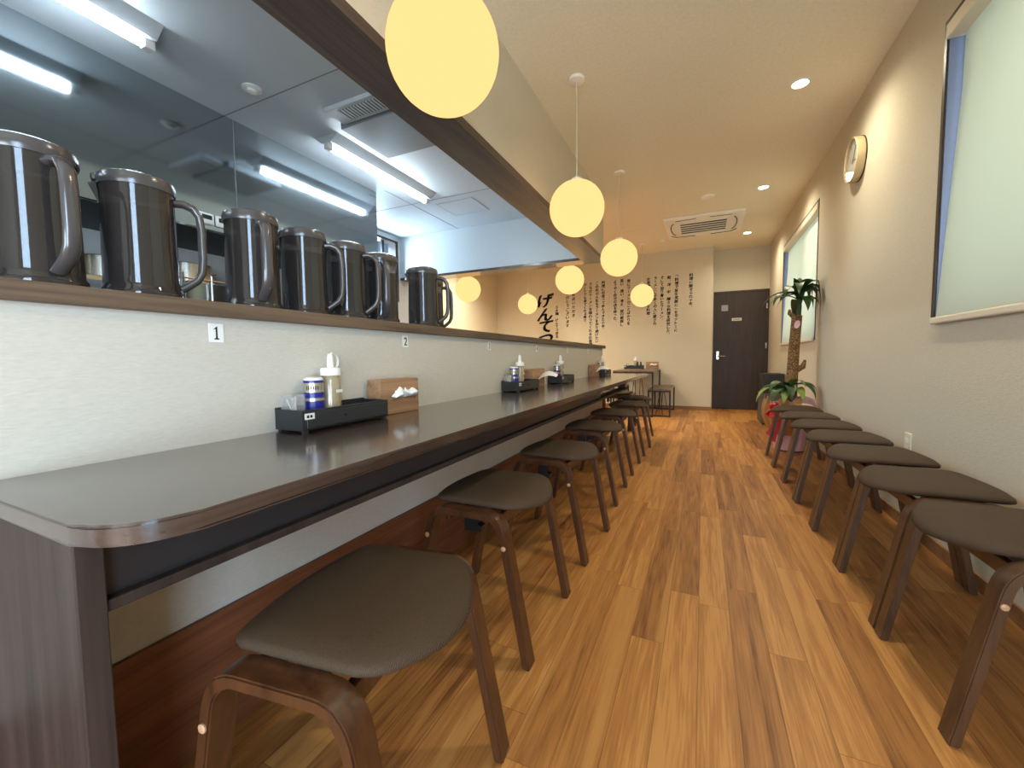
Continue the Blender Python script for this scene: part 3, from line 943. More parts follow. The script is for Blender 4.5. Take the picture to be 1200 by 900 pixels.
# ------------------------------------------------------------------ condiment sets
def make_tray():
    """long axis on local Y (0.32), depth on X (0.105); x=0 at the wall side."""
    r = empty('condiment_tray')
    hx, hy, h, t = 0.053, 0.16, 0.06, 0.005
    b = MB()
    b.box(-hx, hx, -hy, hy, 0.006, 0.012)
    b.box(-hx, -hx + t, -hy, hy, 0.012, h + 0.004).box(hx - t, hx, -hy, hy, 0.006, h)
    b.box(-hx + t, hx - t, -hy, -hy + t, 0.012, h).box(-hx + t, hx - t, hy - t, hy, 0.012, h)
    for sx in (-1, 1):
        for sy in (-1, 1):
            b.box(sx * 0.045 - 0.006, sx * 0.045 + 0.006, sy * 0.148 - 0.006, sy * 0.148 + 0.006, 0, 0.006)
    b.build('tray_box', M_['traymat'], r)
    MB().rbox(hx, hx + 0.003, -hy + 0.012, hy - 0.006, 0.012, h - 0.008, 0.001, 1).build('drawer_front', M_['traymat'], r)
    MB().box(hx + 0.003, hx + 0.004, -hy + 0.004, -hy + 0.034, 0.036, 0.052).build('price_label', M_['white'], r)
    lt = MB()
    for yy in (-hy + 0.010, -hy + 0.020):
        lt.box(hx + 0.004, hx + 0.0044, yy, yy + 0.007, 0.040, 0.047)
    lt.build('label_print', M_['ink'], r)
    MB().lathe([(0.004, 0), (0.004, 0.003)], (hx + 0.003, -0.02, 0.034), 10, 'X').build('drawer_hole', M_['blackplastic'], r)
    return r

def make_bottle():
    r = empty('squeeze_bottle')
    MB().lathe([(0.027, 0), (0.029, 0.004), (0.029, 0.02), (0.0265, 0.12), (0.023, 0.134), (0.018, 0.14)], seg=28).build('bottle_body', M_['bottle'], r, smooth=True, angle=40)
    MB().lathe([(0.0255, 0.004), (0.0255, 0.02), (0.024, 0.095)], seg=24).build('sauce', M_['liquid'], r, smooth=True)
    cap = MB().lathe([(0.0285, 0.134), (0.0285, 0.152), (0.026, 0.156), (0.010, 0.158), (0.0085, 0.19), (0.0065, 0.198)], seg=28).build('cap', M_['white'], r, smooth=True, angle=35)
    pts = []
    for i in range(9):
        a = PI / 2 - PI * i / 8 * 0.95
        pts.append((0, 0.006 + 0.026 * math.cos(a), 0.174 + 0.026 * math.sin(a)))
    MB().tube(pts, 0.0028, 8, flat=(0.0045, 0.0018)).build('tether', M_['white'], cap, smooth=True)
    MB().box(0.0262, 0.0278, -0.010, 0.016, 0.083, 0.092).build('label', M_['white'], r)
    return r

def make_can(bodymat):
    r = empty('pepper_can')
    MB().lathe([(0.0265, 0.088), (0.0265, 0.115)], seg=28).build('can_body', M_['silver'], r, smooth=True, angle=40)
    MB().lathe([(0.0268, 0.0), (0.0268, 0.088)], seg=28).build('can_label', bodymat, r, smooth=True, angle=40)
    st = MB().lathe([(0.0274, 0.064), (0.0274, 0.072)], seg=28).build('label_stripe', M_['silver'], r, smooth=True, angle=40)
    MB().lathe([(0.0272, 0.115), (0.0272, 0.122)], seg=28).build('can_rim', M_['blue'], r, smooth=True, angle=40)
    MB().lathe([(0.0255, 0.122), (0.0255, 0.127), (0.02, 0.131)], seg=28).build('lid', M_['white'], r, smooth=True, angle=40)
    # printed word band
    mb = MB()
    for i, a in enumerate((-0.95, -0.72, -0.49, -0.26, -0.03, 0.2)):
        a0, a1 = a, a + 0.12
        R = 0.0269
        mb.quad((R * math.cos(a0), R * math.sin(a0), 0.096), (R * math.cos(a1), R * math.sin(a1), 0.096), (R * math.cos(a1), R * math.sin(a1), 0.107), (R * math.cos(a0), R * math.sin(a0), 0.107))
    mb.build('can_print', M_['ink'], r)
    return r

def make_toothpicks():
    r = empty('toothpick_holder')
    b = MB()
    t, w, h = 0.002, 0.021, 0.085
    b.box(-w, w, -w, w, 0, t).box(-w, -w + t, -w, w, t, h).box(w - t, w, -w, w, t, h).box(-w + t, w - t, -w, -w + t, t, h).box(-w + t, w - t, w - t, w, t, h)
    b.build('clear_cup', M_['clear'], r)
    k = MB()
    rr = random.Random(3)
    for i in range(9):
        k.tube([(rr.uniform(-0.008, 0.008), rr.uniform(-0.008, 0.008), 0.003), (rr.uniform(-0.015, 0.015), rr.uniform(-0.015, 0.015), rr.uniform(0.07, 0.082))], 0.0015, 5)
    k.build('toothpicks', M_['paper'], r)['kind'] = 'stuff'
    return r

def make_tissue_box(mat, tissue=1):
    """stands on edge: faces +X, 0.205 long (Y), 0.122 tall, 0.06 deep"""
    r = empty('tissue_box')
    hx, hy, h = 0.03, 0.102, 0.122
    b = MB()
    b.rbox(-hx, hx - 0.004, -hy, hy, 0, h, 0.0015, 1)
    b.build('box_body', mat, r)
    fr = MB()
    fr.box(hx - 0.004, hx, -hy + 0.001, hy - 0.001, 0.001, 0.048).box(hx - 0.004, hx, -hy + 0.001, hy - 0.001, 0.082, h - 0.001)
    fr.box(hx - 0.004, hx, -hy + 0.001, -0.05, 0.048, 0.082).box(hx - 0.004, hx, 0.085, hy - 0.001, 0.048, 0.082)
    fr.build('front_panel', mat, r)
    t = MB()
    if tissue == 1:
        n, m = 18, 7
        G = []
        for i in range(n + 1):
            u = i / n
            row = []
            y = -0.045 + 0.125 * u
            for j in range(m + 1):
                v = j / m
                hgt = 0.010 + 0.030 * (math.sin(PI * (u * 1.25 - 0.05)) if u < 0.72 else 0.45 + 0.3 * math.sin((u - 0.72) * 9))
                z = 0.056 + hgt * v
                x = hx - 0.003 + 0.026 * math.sin(PI * v) * (0.6 + 0.4 * math.sin(u * 9)) + 0.004 * math.sin(u * 26 + v * 5)
                row.append(t.bm.verts.new((x, y + 0.006 * math.sin(v * 3 + u * 4), z)))
            G.append(row)
    else:
        n, m = 8, 8
        G = []
        for i in range(n + 1):
            u = i / n
            row = []
            for j in range(m + 1):
                v = j / m
                x = hx - 0.006 + 0.115 * u
                w = 0.11 * (1 - 0.72 * abs(u - 0.0) ** 1.0)
                y = 0.015 + (v - 0.5) * w + 0.03 * u
                z = 0.062 + 0.045 * (v - 0.5) * (1 - 0.7 * u) + 0.022 * math.sin(PI * u) + 0.012 * u
                row.append(t.bm.verts.new((x, y, z)))
            G.append(row)
    for i in range(len(G) - 1):
        for j in range(len(G[0]) - 1):
            t.bm.faces.new((G[i][j], G[i + 1][j], G[i + 1][j + 1], G[i][j + 1]))
    to = t.build('tissue', M_['paper'], r, smooth=True, angle=180)
    return r

tray0 = make_tray(); bottle0 = make_bottle(); can0 = make_can(M_['blue']); tooth0 = make_toothpicks()
tb1 = make_tissue_box(M_['tissuewood'], 1); tb2 = make_tissue_box(M_['tissuewood'], 2)
_used = set()
def place(proto, loc, rz, label, cat, group):
    o = proto if proto.name not in _used else copy_tree(proto)
    _used.add(proto.name)
    o.location = loc; o.rotation_euler = (0, 0, math.radians(rz))
    tag(o, label, cat, group)
    return o

setpos = [(-0.994, 0.90, 'the counter below number 1', 'nearest'), (-0.992, 2.28, 'the counter below number 3', 'second'),
          (-0.99, 3.06, 'the counter below number 4', 'third'), (-0.985, 4.50, 'the far end of the counter', 'fourth')]
for k, (x, y, where, nth) in enumerate(setpos):
    place(tray0, (x, y, CT), 0, 'black condiment tray with a drawer on ' + where, 'tray', 'condiment trays')
    zt = CT + 0.0122
    if k == 0:
        bp, cp, tp = (x - 0.015, y - 0.005), (x - 0.02, y - 0.062), (x - 0.025, y - 0.125)
    else:
        bp, cp, tp = (x - 0.018, y + 0.02), (x - 0.012, y - 0.075), (x - 0.018, y - 0.13)
    place(bottle0, (bp[0], bp[1], zt), 8 if k != 2 else 0, 'white capped squeeze bottle in the tray on ' + where, 'bottle', 'squeeze bottles in the trays')
    place(can0, (cp[0], cp[1], zt), (-30, -35, -35, -30)[k], 'blue and silver pepper can in the tray on ' + where, 'can', 'pepper cans in the trays')
    if k != 2:
        place(tooth0, (tp[0], tp[1], zt), 0, 'clear toothpick cup in the tray on ' + where, 'cup', 'toothpick cups in the trays')
    else:
        c = MB().lathe([(0.024, 0), (0.025, 0.01), (0.025, 0.07), (0.02, 0.076)], seg=24).build('spice_jar', M_['pink'], None, smooth=True)
        c.location = (tp[0] + 0.004, tp[1] + 0.004, zt)
        tag(c, 'pink wrapped jar in the third condiment tray, beside the pepper can', 'jar')
place(tb1, (-1.012, 1.175, CT), 0, 'walnut tissue box beside the nearest condiment tray, tissue in its slot', 'tissue box', 'wooden tissue boxes')
place(tb2, (-1.012, 2.557, CT), 0, 'walnut tissue box with a long tissue pulled out, beyond the second tray', 'tissue box', 'wooden tissue boxes')
place(tb2, (-1.012, 4.20, CT), 0, 'walnut tissue box with tissue hanging out, before the far end tray', 'tissue box', 'wooden tissue boxes')

# ------------------------------------------------------------------ table and benches at the far end
def frame_piece(name, hx, hy, h, label, cat, group, loc, topmat, tt=0.025):
    r = empty(name, loc); tag(r, label, cat, group)
    MB().rbox(-hx, hx, -hy, hy, h - tt, h, 0.003, 1).build('table_top' if cat == 'table' else 'seat', topmat, r)
    w = 0.022
    for sy in (-1, 1):
        f = MB()
        y = sy * (hy - w / 2 - 0.004)
        for sx in (-1, 1):
            f.box(sx * (hx - w / 2) - w / 2, sx * (hx - w / 2) + w / 2, y - w / 2, y + w / 2, 0, h - tt)
        f.box(-hx + w, hx - w, y - w / 2, y + w / 2, 0, w).box(-hx + w, hx - w, y - w / 2, y + w / 2, h - tt - w, h - tt)
        f.build('leg_frame', M_['blackmetal'], r)
    for sy in (-1, 1):
        for sx in (-1, 1):
            MB().tube([(sx * 0.05, sy * (hy - 0.02), 0.02), (0.0, sy * (hy - 0.25), h - tt - 0.002)], 0.005, 6).build('brace', M_['blackmetal'], r)
    return r
frame_piece('dining_table', 0.30, 0.57, 0.70, 'small black framed wooden table against the lettered end wall', 'table', None, (-0.97, 7.05, 0), M_['tabletop'])
frame_piece('bench_seat', 0.165, 0.49, 0.42, 'black framed bench on the aisle side of the small end wall table', 'bench', 'benches at the small table', (-0.595, 7.06, 0), M_['tabletop'])
frame_piece('bench_seat', 0.165, 0.49, 0.42, 'black framed bench on the kitchen side of the small end wall table', 'bench', 'benches at the small table', (-1.355, 7.06, 0), M_['tabletop'])
tx, ty = -0.96, 7.38
place(tray0, (tx - 0.12, ty, 0.70), -90, 'black condiment tray on the small table by the lettered wall', 'tray', 'condiment trays')
place(bottle0, (tx - 0.10, ty + 0.01, 0.7122), 90, 'white capped squeeze bottle on the small table by the lettered wall', 'bottle', 'squeeze bottles in the trays')
place(tooth0, (tx - 0.23, ty + 0.01, 0.7122), 0, 'clear toothpick cup on the small table by the lettered wall', 'cup', 'toothpick cups in the trays')
for j, dx in enumerate((-0.03, 0.02)):
    g = MB().lathe([(0.016, 0), (0.016, 0.075), (0.012, 0.085), (0.012, 0.1), (0.014, 0.102), (0.014, 0.112)], seg=20).build('spice_bottle', M_['blackplastic'], None, smooth=True)
    g.location = (tx - 0.03 + dx, ty + 0.005, 0.7122)
    tag(g, ('small dark spice bottle next to the squeeze bottle on the small end table', 'small dark spice bottle nearest the tissue box on the small end table')[j], 'bottle', 'spice bottles on the small table')
tb3 = make_tissue_box(M_['tissuewood'], 1)
tag(tb3, 'walnut tissue box on the small table by the lettered wall', 'tissue box', 'wooden tissue boxes')
tb3.location = (-0.785, 7.42, 0.70); tb3.rotation_euler = (0, 0, math.radians(-90))

# ------------------------------------------------------------------ globe pendant lamps
def make_pendant(drop, name='pendant_lamp'):
    r = empty(name)
    rg = 0.178
    MB().sphere((0, 0, 0), rg, 48, 28).build('globe_shade', M_['globe'], r, smooth=True, angle=180)
    MB().lathe([(0.035, rg - 0.006), (0.035, rg + 0.012), (0.012, rg + 0.02), (0.005, rg + 0.035)], seg=24).build('shade_cap', M_['white'], r, smooth=True)
    MB().lathe([(0.0035, rg + 0.03), (0.0035, drop - 0.02)], seg=8).build('cord', M_['cord'], r, smooth=True)
    MB().lathe([(0.006, drop - 0.026), (0.05, drop - 0.018), (0.05, drop - 0.0005)], seg=28).build('ceiling_rose', M_['acwhite'], r, smooth=True)
    return r
ZG = 1.88
p0 = make_pendant(ZC - ZG)
lamp_spots = [((-0.77, 1.17), 'largest glowing globe pendant, cut off by the top of the photo'),
              ((-0.77, 2.712), 'glowing globe pendant with its whole white cord and ceiling rose visible, second nearest'),
              ((-0.77, 4.21), 'glowing globe pendant hanging left of the ceiling air conditioner, third along the beam'),
              ((-1.54, 5.1), 'glowing globe pendant just beyond the corner where beam and kitchen header meet'),
              ((-3.02, 5.1), 'glowing globe pendant hanging behind the kitchen header near the end pitcher'),
              ((-0.90, 6.92), 'small glowing globe pendant in front of the vertical lettering above the small table'),
              ((-2.90, 7.0), 'smallest glowing globe pendant beside the large shop name lettering')]
for i, ((x, y), lb) in enumerate(lamp_spots):
    p = p0 if i == 0 else copy_tree(p0)
    p.location = (x, y, ZG)
    tag(p, lb, 'pendant lamp', 'round globe pendants')

# ------------------------------------------------------------------ recessed ceiling lights
def make_downlight():
    r = empty('ceiling_downlight')
    MB().lathe([(0.062, 0.0), (0.062, -0.004), (0.048, -0.006), (0.046, 0.0)], seg=28).build('trim_ring', M_['white'], r, smooth=True)
    MB().lathe([(0.045, -0.0035), (0.045, -0.0005)], seg=28).build('lens', M_['lens'], r)
    return r
d0 = make_downlight()
dl_y = [1.55, 3.40, 5.25, 7.04]  # the first has no fitting: an unseen spot added for more light
dl_lab = [None, 'recessed ceiling light nearest the viewer, upper right above the clock', 'middle recessed ceiling light of the right hand row, before the air conditioner', 'farthest recessed ceiling light, beside the far corner of the air conditioner']
first = True
for y, lb in zip(dl_y, dl_lab):
    if lb:
        o = d0 if first else copy_tree(d0); first = False
        o.location = (0.555, y, ZC)
        tag(o, lb, 'ceiling light', 'recessed ceiling lights')

# ------------------------------------------------------------------ ceiling air conditioner
ac = empty('ceiling_air_conditioner', (-0.03, 6.32, ZC)); tag(ac, 'white square ceiling air conditioner with dark slatted centre grille', 'air conditioner')
MB().rbox(-0.475, 0.475, -0.475, 0.475, -0.03, -0.001, 0.008).build('panel', M_['acwhite'], ac)
MB().box(-0.29, 0.29, -0.25, 0.25, -0.033, -0.0295).build('grille_back', M_['darkfilter'], ac)
g = MB()
for i in range(6):
    y = -0.25 + 0.1 * i
    g.box(-0.29, 0.29, y - 0.012, y + 0.012, -0.040, -0.033)
for x in (-0.29, 0.29):
    g.box(x - 0.01, x + 0.01, -0.262, 0.262, -0.041, -0.030)
g.build('grille', M_['acwhite'], ac)
lv = MB()
for sx in (-1, 1):
    pts = []
    for i in range(9):
        a = -1.2 + 2.4 * i / 8
        pts.append((sx * (0.335 + 0.07 * math.cos(a)), 0.30 * math.sin(a), -0.0305))
    lv.tube(pts, 0.006, 6)
    lv.tube([(sx * 0.33, -0.38, -0.0305), (sx * 0.08, -0.40, -0.0305)], 0.005, 6)
    lv.tube([(sx * 0.42, 0.3, -0.0305), (sx * 0.36, 0.395, -0.0305), (sx * 0.1, 0.41, -0.0305)], 0.006, 6)
lv.build('louver_gap', M_['ink'], ac)

dv = MB().lathe([(0.075, 0), (0.07, -0.016), (0.045, -0.022)], (0, 0, 0), 28).build('smoke_detector', M_['acwhite'], None, smooth=True)
dv.location = (0.023, 5.27, ZC); tag(dv, 'round cream detector on the dining ceiling before the air conditioner', 'detector')
dv = MB().lathe([(0.05, 0), (0.05, -0.012), (0.02, -0.03)], (0, 0, 0), 24).build('heat_sensor', M_['acwhite'], None, smooth=True)
dv.location = (-0.60, 6.85, ZC); tag(dv, 'small round ceiling sensor beside the left side of the air conditioner', 'detector')
ha = MB().box(-0.225, 0.225, -0.225, 0.225, -0.006, 0).box(-0.2, 0.2, -0.2, 0.2, -0.009, -0.006).build('ceiling_hatch', M_['ceiling'])
ha.location = (-0.86, 6.28, ZC); tag(ha, 'square beige access hatch in the ceiling left of the air conditioner', 'hatch')

# ------------------------------------------------------------------ clock and outlet
ck = empty('wall_clock', (XR, 3.72, 2.262)); tag(ck, 'round pale wooden wall clock on the right wall', 'clock')
MB().lathe([(0.0, -0.006), (0.145, -0.006), (0.148, -0.012), (0.148, -0.052), (0.142, -0.056), (0.138, -0.052), (0.138, -0.03), (0.0, -0.03)], seg=48, axis='X', cap=False).build('clock_rim', M_['clockwood'], ck, smooth=True)
MB().lathe([(0.138, -0.034), (0.138, -0.031)], seg=40, axis='X').build('clock_dial', M_['paper'], ck)
MB().lathe([(0.138, -0.050), (0.138, -0.0485)], seg=40, axis='X').build('clock_glass', M_['glass'], ck)
mb = MB()
for i in range(12):
    a = 2 * PI * i / 12
    q0, q1 = (0.105, 0.125)
    mb.tube([(-0.035, q0 * math.cos(a), q0 * math.sin(a)), (-0.035, q1 * math.cos(a), q1 * math.sin(a))], 0.002, 4)
mb.build('hour_marks', M_['ink'], ck)
mb = MB().tube([(-0.037, 0.02, 0.005), (-0.037, -0.055, -0.015)], 0.003, 5)
mb.build('hour_hand', M_['ink'], ck)
MB().tube([(-0.039, 0.012, -0.02), (-0.039, -0.05, 0.085)], 0.0022, 5).build('minute_hand', M_['ink'], ck)
MB().lathe([(0.148, -0.006), (0.148, 0)], seg=40, axis='X').build('clock_back', M_['blackplastic'], ck)
ot = empty('wall_outlet', (XR, 2.77, 0.437)); tag(ot, 'cream electrical outlet low on the right wall behind the stools', 'outlet')
MB().rbox(-0.008, 0, -0.036, 0.036, -0.06, 0.06, 0.003).build('outlet_plate', M_['ivory'], ot)
for dz in (-0.022, 0.022):
    MB().rbox(-0.011, -0.008, -0.016, 0.016, dz - 0.014, dz + 0.014, 0.001, 1).build('socket', M_['white'], ot)

# ------------------------------------------------------------------ wall lettering
TXT = [
 (-0.204, 2.300, 1.705, '料理に魅せられ十年。'),
 (-0.431, 2.307, 1.327, '「料理で皆を笑顔に」をモットーに'),
 (-0.553, 2.290, 1.259, '和、洋、中、様々な料理を研究した。'),
 (-0.663, 2.300, 1.512, 'そして辿り着いたラーメン。'),
 (-0.775, 2.296, 1.399, 'ラーメンこそ多くの人に愛され、'),
 (-0.888, 2.291, 1.582, 'お客様を笑顔にする料理。'),
 (-1.221, 2.292, 1.478, '常にラーメンのことばかりを'),
 (-1.340, 2.302, 1.406, '思い、迷い、考え、試行錯誤し、'),
 (-1.461, 2.298, 1.519, 'ようやく自分の店を持った。'),
 (-1.676, 2.301, 1.388, '料理に出会って歩んできた十年。'),
 (-1.792, 2.296, 1.173, 'この先の人生もラーメンを作り続けたい'),
 (-1.913, 2.291, 1.049, 'うちのラーメンを味わってくれるお客様が'),
 (-2.015, 2.284, 1.512, 'ひとりでも来てくれる限り。'),
 (-2.238, 2.207, 1.666, 'ご来店いただき'),
 (-2.354, 2.233, 1.478, 'ありがとうございます'),
 (-2.567, 1.910, 1.291, 'らぁ麺　げんてつ店主'),
]
wl = empty('wall_lettering', (-1.3, YT, 1.7)); tag(wl, 'columns of black vertical brush lettering on the cream end wall', 'lettering')
rr = random.Random(11)
for x, zt, zb, s in TXT:
    mb = MB()
    n = len(s)
    pitch = (zt - zb) / n
    items = []
    for i, ch in enumerate(s):
        if ch == '　':
            continue
        zc = zt - pitch * (i + 0.5)
        xo, rot = 0.0, 0.0
        if ch in '、。':
            xo, zc = 0.016, zc + pitch * 0.25
        if ch in 'ー':
            rot = -PI / 2
        if ch in '「」':
            rot = -PI / 2
        sz = min(pitch * 1.0, 0.068) * (0.5 if ch in '、。' else rr.uniform(0.92, 1.06))
        dx = rr.uniform(-0.003, 0.003)
        def fn(u, v, x=x + xo + dx, z=zc):
            return Vector((x + u * 1.05, YT - 0.0015, z + v))
        items.append((ch, fn, sz, rot + rr.uniform(-0.06, 0.06), 0.08))
    letters_mesh(mb, items, 0.0, 0.0021)
    for v in mb.bm.verts: v.co -= Vector((-1.3, YT, 1.7))
    mb.build('text_column', M_['ink'], wl)
sn = empty('shop_sign_lettering', (-2.80, YT, 1.6)); tag(sn, 'large black brush lettering of the shop name at the left of the lettered wall', 'lettering')
pos = [('げ', 2.02), ('ん', 1.75), ('て', 1.52), ('つ', 1.275)]
for i, (ch, z) in enumerate(pos):
    mb = MB()
    def fn(u, v, z=z):
        return Vector((-2.80 + u + 0.12 * v, YT - 0.0018, z + v * 0.85))
    letters_mesh(mb, [(ch, fn, 0.33, 0.05, 0.1)], 0.0, 0.014)
    for v in mb.bm.verts: v.co -= Vector((-2.80, YT, 1.6))
    mb.build('brush_character', M_['ink'], sn)

# ------------------------------------------------------------------ potted plant
def leaf_mesh(mb, base, az, length, width, up, droop, tw=0.0):
    """strap leaf arching out from base"""
    n = 12
    d = Vector((math.cos(az), math.sin(az), 0))
    sd = Vector((-math.sin(az), math.cos(az), 0))
    L_, R_ = [], []
    C_ = []
    p = Vector(base); ang = up
    for i in range(n + 1):
        t = i / n
        w = width * math.sin(PI * min(1, 0.12 + 0.88 * t) ** 0.8) * (1 if t < 0.98 else 0.3)
        fold = 0.25 * w
        up_v = Vector((0, 0, 1)) * math.cos(ang) - d * math.sin(ang)
        s2 = sd * math.cos(tw * t) + up_v * math.sin(tw * t)
        C_.append(mb.bm.verts.new(p - up_v * fold)); L_.append(mb.bm.verts.new(p + s2 * w)); R_.append(mb.bm.verts.new(p - s2 * w))
        p = p + (d * math.cos(ang) + Vector((0, 0, 1)) * math.sin(ang)) * (length / n)
        ang -= droop / n
    for v in C_ + L_ + R_:          # leaves press against the wall beside the plant
        if v.co.x > 0.12:
            v.co.x = 0.12 + 0.07 * math.tanh((v.co.x - 0.12) / 0.07)
    for i in range(n):
        mb.bm.faces.new((C_[i], C_[i + 1], L_[i + 1], L_[i])); mb.bm.faces.new((R_[i], R_[i + 1], C_[i + 1], C_[i]))

PX, PY = 0.762, 4.67
pl = empty('potted_plant', (PX, PY, 0)); tag(pl, 'tall potted palm-like plant with thick trunk and gift wrapping beside the stools', 'plant')
MB().lathe([(0.11, 0.0), (0.12, 0.02), (0.15, 0.30), (0.155, 0.31), (0.145, 0.315), (0.14, 0.28)], seg=32, cap=False).build('pot', M_['pot'], pl, smooth=True)
MB().lathe([(0.138, 0.275), (0.138, 0.285)], seg=24).build('soil', M_['soil'], pl)
tk = MB().tube([(0.0, 0, 0.28), (0.004, 0, 0.6), (0.014, 0, 0.95), (0.03, 0.0, 1.275)], [0.053, 0.049, 0.045, 0.043], 16)
tk.build('trunk', M_['trunk'], pl, smooth=True, angle=60)
MB().tube([(0.0, 0.0, 1.27), (-0.03, 0.0, 1.30), (-0.03, 0, 1.335)], [0.022, 0.018, 0.01], 8).build('stub', M_['trunk'], pl, smooth=True)
MB().tube([(0.03, 0.0, 0.76), (0.09, 0.0, 0.80), (0.105, 0, 0.86)], [0.03, 0.025, 0.01], 8).build('stub', M_['trunk'], pl, smooth=True)
st = MB().tube([(0.04, 0, 1.26), (0.048, 0, 1.36), (0.042, 0, 1.48)], [0.022, 0.018, 0.014], 10).build('stem', M_['leaf'], pl, smooth=True)
rl = random.Random(5)
crown = [(62, .56, .048, 1.0, 2.7), (78, .50, .046, .8, 2.5), (50, .52, .050, 1.2, 2.9), (88, .44, .046, .5, 2.3), (-100, .40, .046, 1.0, 2.7), (-60, .36, .050, 1.2, 2.6), (-150, .38, .044, .7, 2.3), (-175, .42, .040, .6, 2.0), (160, .36, .040, .9, 2.4), (120, .34, .038, 1.0, 2.2),
         (-20, .40, .052, 1.0, 2.9), (10, .38, .050, .8, 2.8), (-40, .44, .052, .8, 2.9), (40, .36, .044, .9, 2.6), (-80, .34, .048, .5, 2.4), (-5, .46, .050, 1.2, 3.0), (-120, .26, .036, 1.45, 1.2), (80, .30, .036, 1.4, 1.2), (-30, .38, .044, 0.3, 2.0), (-165, .30, .036, 0.2, 1.8), (-130, .36, .044, .95, 2.7)]
for az, ln, wd, up, dr in crown:
    mb = MB()
    leaf_mesh(mb, (0.043, 0, 1.46 + rl.uniform(-0.05, 0.04)), math.radians(az), ln * (0.82 if abs(az) < 60 else 0.9), wd, up, dr, rl.uniform(-0.4, 0.4))
    mb.build('leaf', M_['leaf'], pl, smooth=True, angle=180)
low = [(-95, .34, .052, .9, 2.6, 0), (-130, .36, .050, .8, 2.5, 0), (-160, .40, .046, .7, 2.3, 1), (-70, .32, .050, 1.0, 2.8, 1), (-110, .28, .044, .5, 2.2, 1), (-45, .34, .048, .8, 2.5, 0), (180, .36, .046, .9, 2.6, 0), (-145, .30, .048, 1.1, 2.7, 0), (-60, .26, .042, 1.2, 2.6, 1), (-20, .32, .040, .9, 2.5, 0), (-85, .24, .040, 1.3, 2.2, 0)]
for az, ln, wd, up, dr, pale in low:
    mb = MB()
    leaf_mesh(mb, (0.0 - 0.02, -0.05, 0.57 + rl.uniform(-0.02, 0.04)), math.radians(az), ln, wd, up, dr, rl.uniform(-0.3, 0.3))
    lf = mb.build('leaf', M_['leafpale'] if pale else M_['leaf'], pl, smooth=True, angle=180)
MB().lathe([(0.0, 0), (0.03, 0.0), (0.03, 0.003), (0.0, 0.003)], (0, 0, 0), 20, cap=False).build('price_tag', M_['pinkwrap'], pl)
tg = kids(pl)[-1]
tg = [c for c in kids(pl) if c.name.startswith('price_tag')][0]
tg.scale = (0.75, 1.25, 1); tg.rotation_euler = (PI / 2, 0.25, -0.25); tg.location = (0.025, -0.052, 1.19)
# wrapping: pleated pink sheet round the pot, orange tulle at its front-left, red bow
def wrap(r0, r1, z0, z1, a0, a1, amp, freq, n=60, flare=0.0):
    mb = MB()
    G = []
    for i in range(n + 1):
        a = a0 + (a1 - a0) * i / n
        row = []
        for j in range(9):
            t = j / 8
            r = r0 + (r1 - r0) * t + amp * (0.3 + 0.7 * t) * math.sin(a * freq) + flare * math.sin(PI * t)
            row.append(mb.bm.verts.new((r * math.cos(a), r * math.sin(a), z0 + (z1 - z0) * t + 0.02 * t * math.sin(a * freq * 0.6 + 1))))
        G.append(row)
    for i in range(n):
        for j in range(8):
            mb.bm.faces.new((G[i][j], G[i + 1][j], G[i + 1][j + 1], G[i][j + 1]))
    return mb
wrap(0.125, 0.168, 0.012, 0.33, 0, 2 * PI, 0.006, 17, 96).build('pink_wrapping', M_['pinkwrap'], pl, smooth=True, angle=180)
wrap(0.152, 0.20, 0.16, 0.50, math.radians(140), math.radians(285), 0.012, 15, 60, 0.05).build('orange_tulle', M_['orangewrap'], pl, smooth=True, angle=180)
# wide pink ribbon loop on the wall side
lp = MB()
pts = []
for i in range(26):
    t = i / 25
    a = PI * 1.15 - 2.0 * PI * t
    pts.append((0.085 + 0.088 * math.cos(a) + 0.02 * t, -0.10 - 0.02 * t, 0.455 + 0.062 * math.sin(a) - 0.07 * t))
G = [[lp.bm.verts.new((p[0], p[1] - 0.04, p[2] - 0.03)), lp.bm.verts.new((p[0] + 0.012, p[1] + 0.07, p[2] + 0.03))] for p in pts]
for a, b in zip(G, G[1:]):
    lp.bm.faces.new((a[0], b[0], b[1], a[1]))
lp.build('pink_ribbon_loop', M_['pinkwrap'], pl, smooth=True, angle=180)
bow = MB()
rb = random.Random(2)
for i in range(16):
    az = rb.uniform(0, 2 * PI); el = rb.uniform(-1.2, 1.2)
    d_ = Vector((math.cos(az) * math.cos(el), -abs(math.sin(az) * math.cos(el)) * 0.8 - 0.2, math.sin(el)))
    c = Vector((-0.165, -0.235, 0.40))
    sd = d_.cross(Vector((0.3, 0.2, 1))).normalized()
    prev = None
    for k in range(9):
        a = 2 * PI * k / 8
        p = c + d_ * (0.038 * (1 - math.cos(a))) + Vector((0, 0, 1)).cross(sd) * 0.02 * math.sin(a)
        e = (bow.bm.verts.new(p - sd * 0.014), bow.bm.verts.new(p + sd * 0.014))
        if prev:
            bow.bm.faces.new((prev[0], e[0], e[1], prev[1]))
        prev = e
for (x0, z0, x1, z1) in ((-0.145, 0.32, -0.20, 0.16), (-0.12, 0.32, -0.10, 0.12), (-0.13, 0.31, -0.16, 0.10)):
    bow.bm.faces.new([bow.bm.verts.new(p) for p in ((x0 - 0.012, -0.21, z0), (x0 + 0.012, -0.215, z0), (x1 + 0.02, -0.205, z1), (x1 - 0.02, -0.20, z1 + 0.012))])
bow.build('red_bow', M_['red'], pl, smooth=True, angle=180)

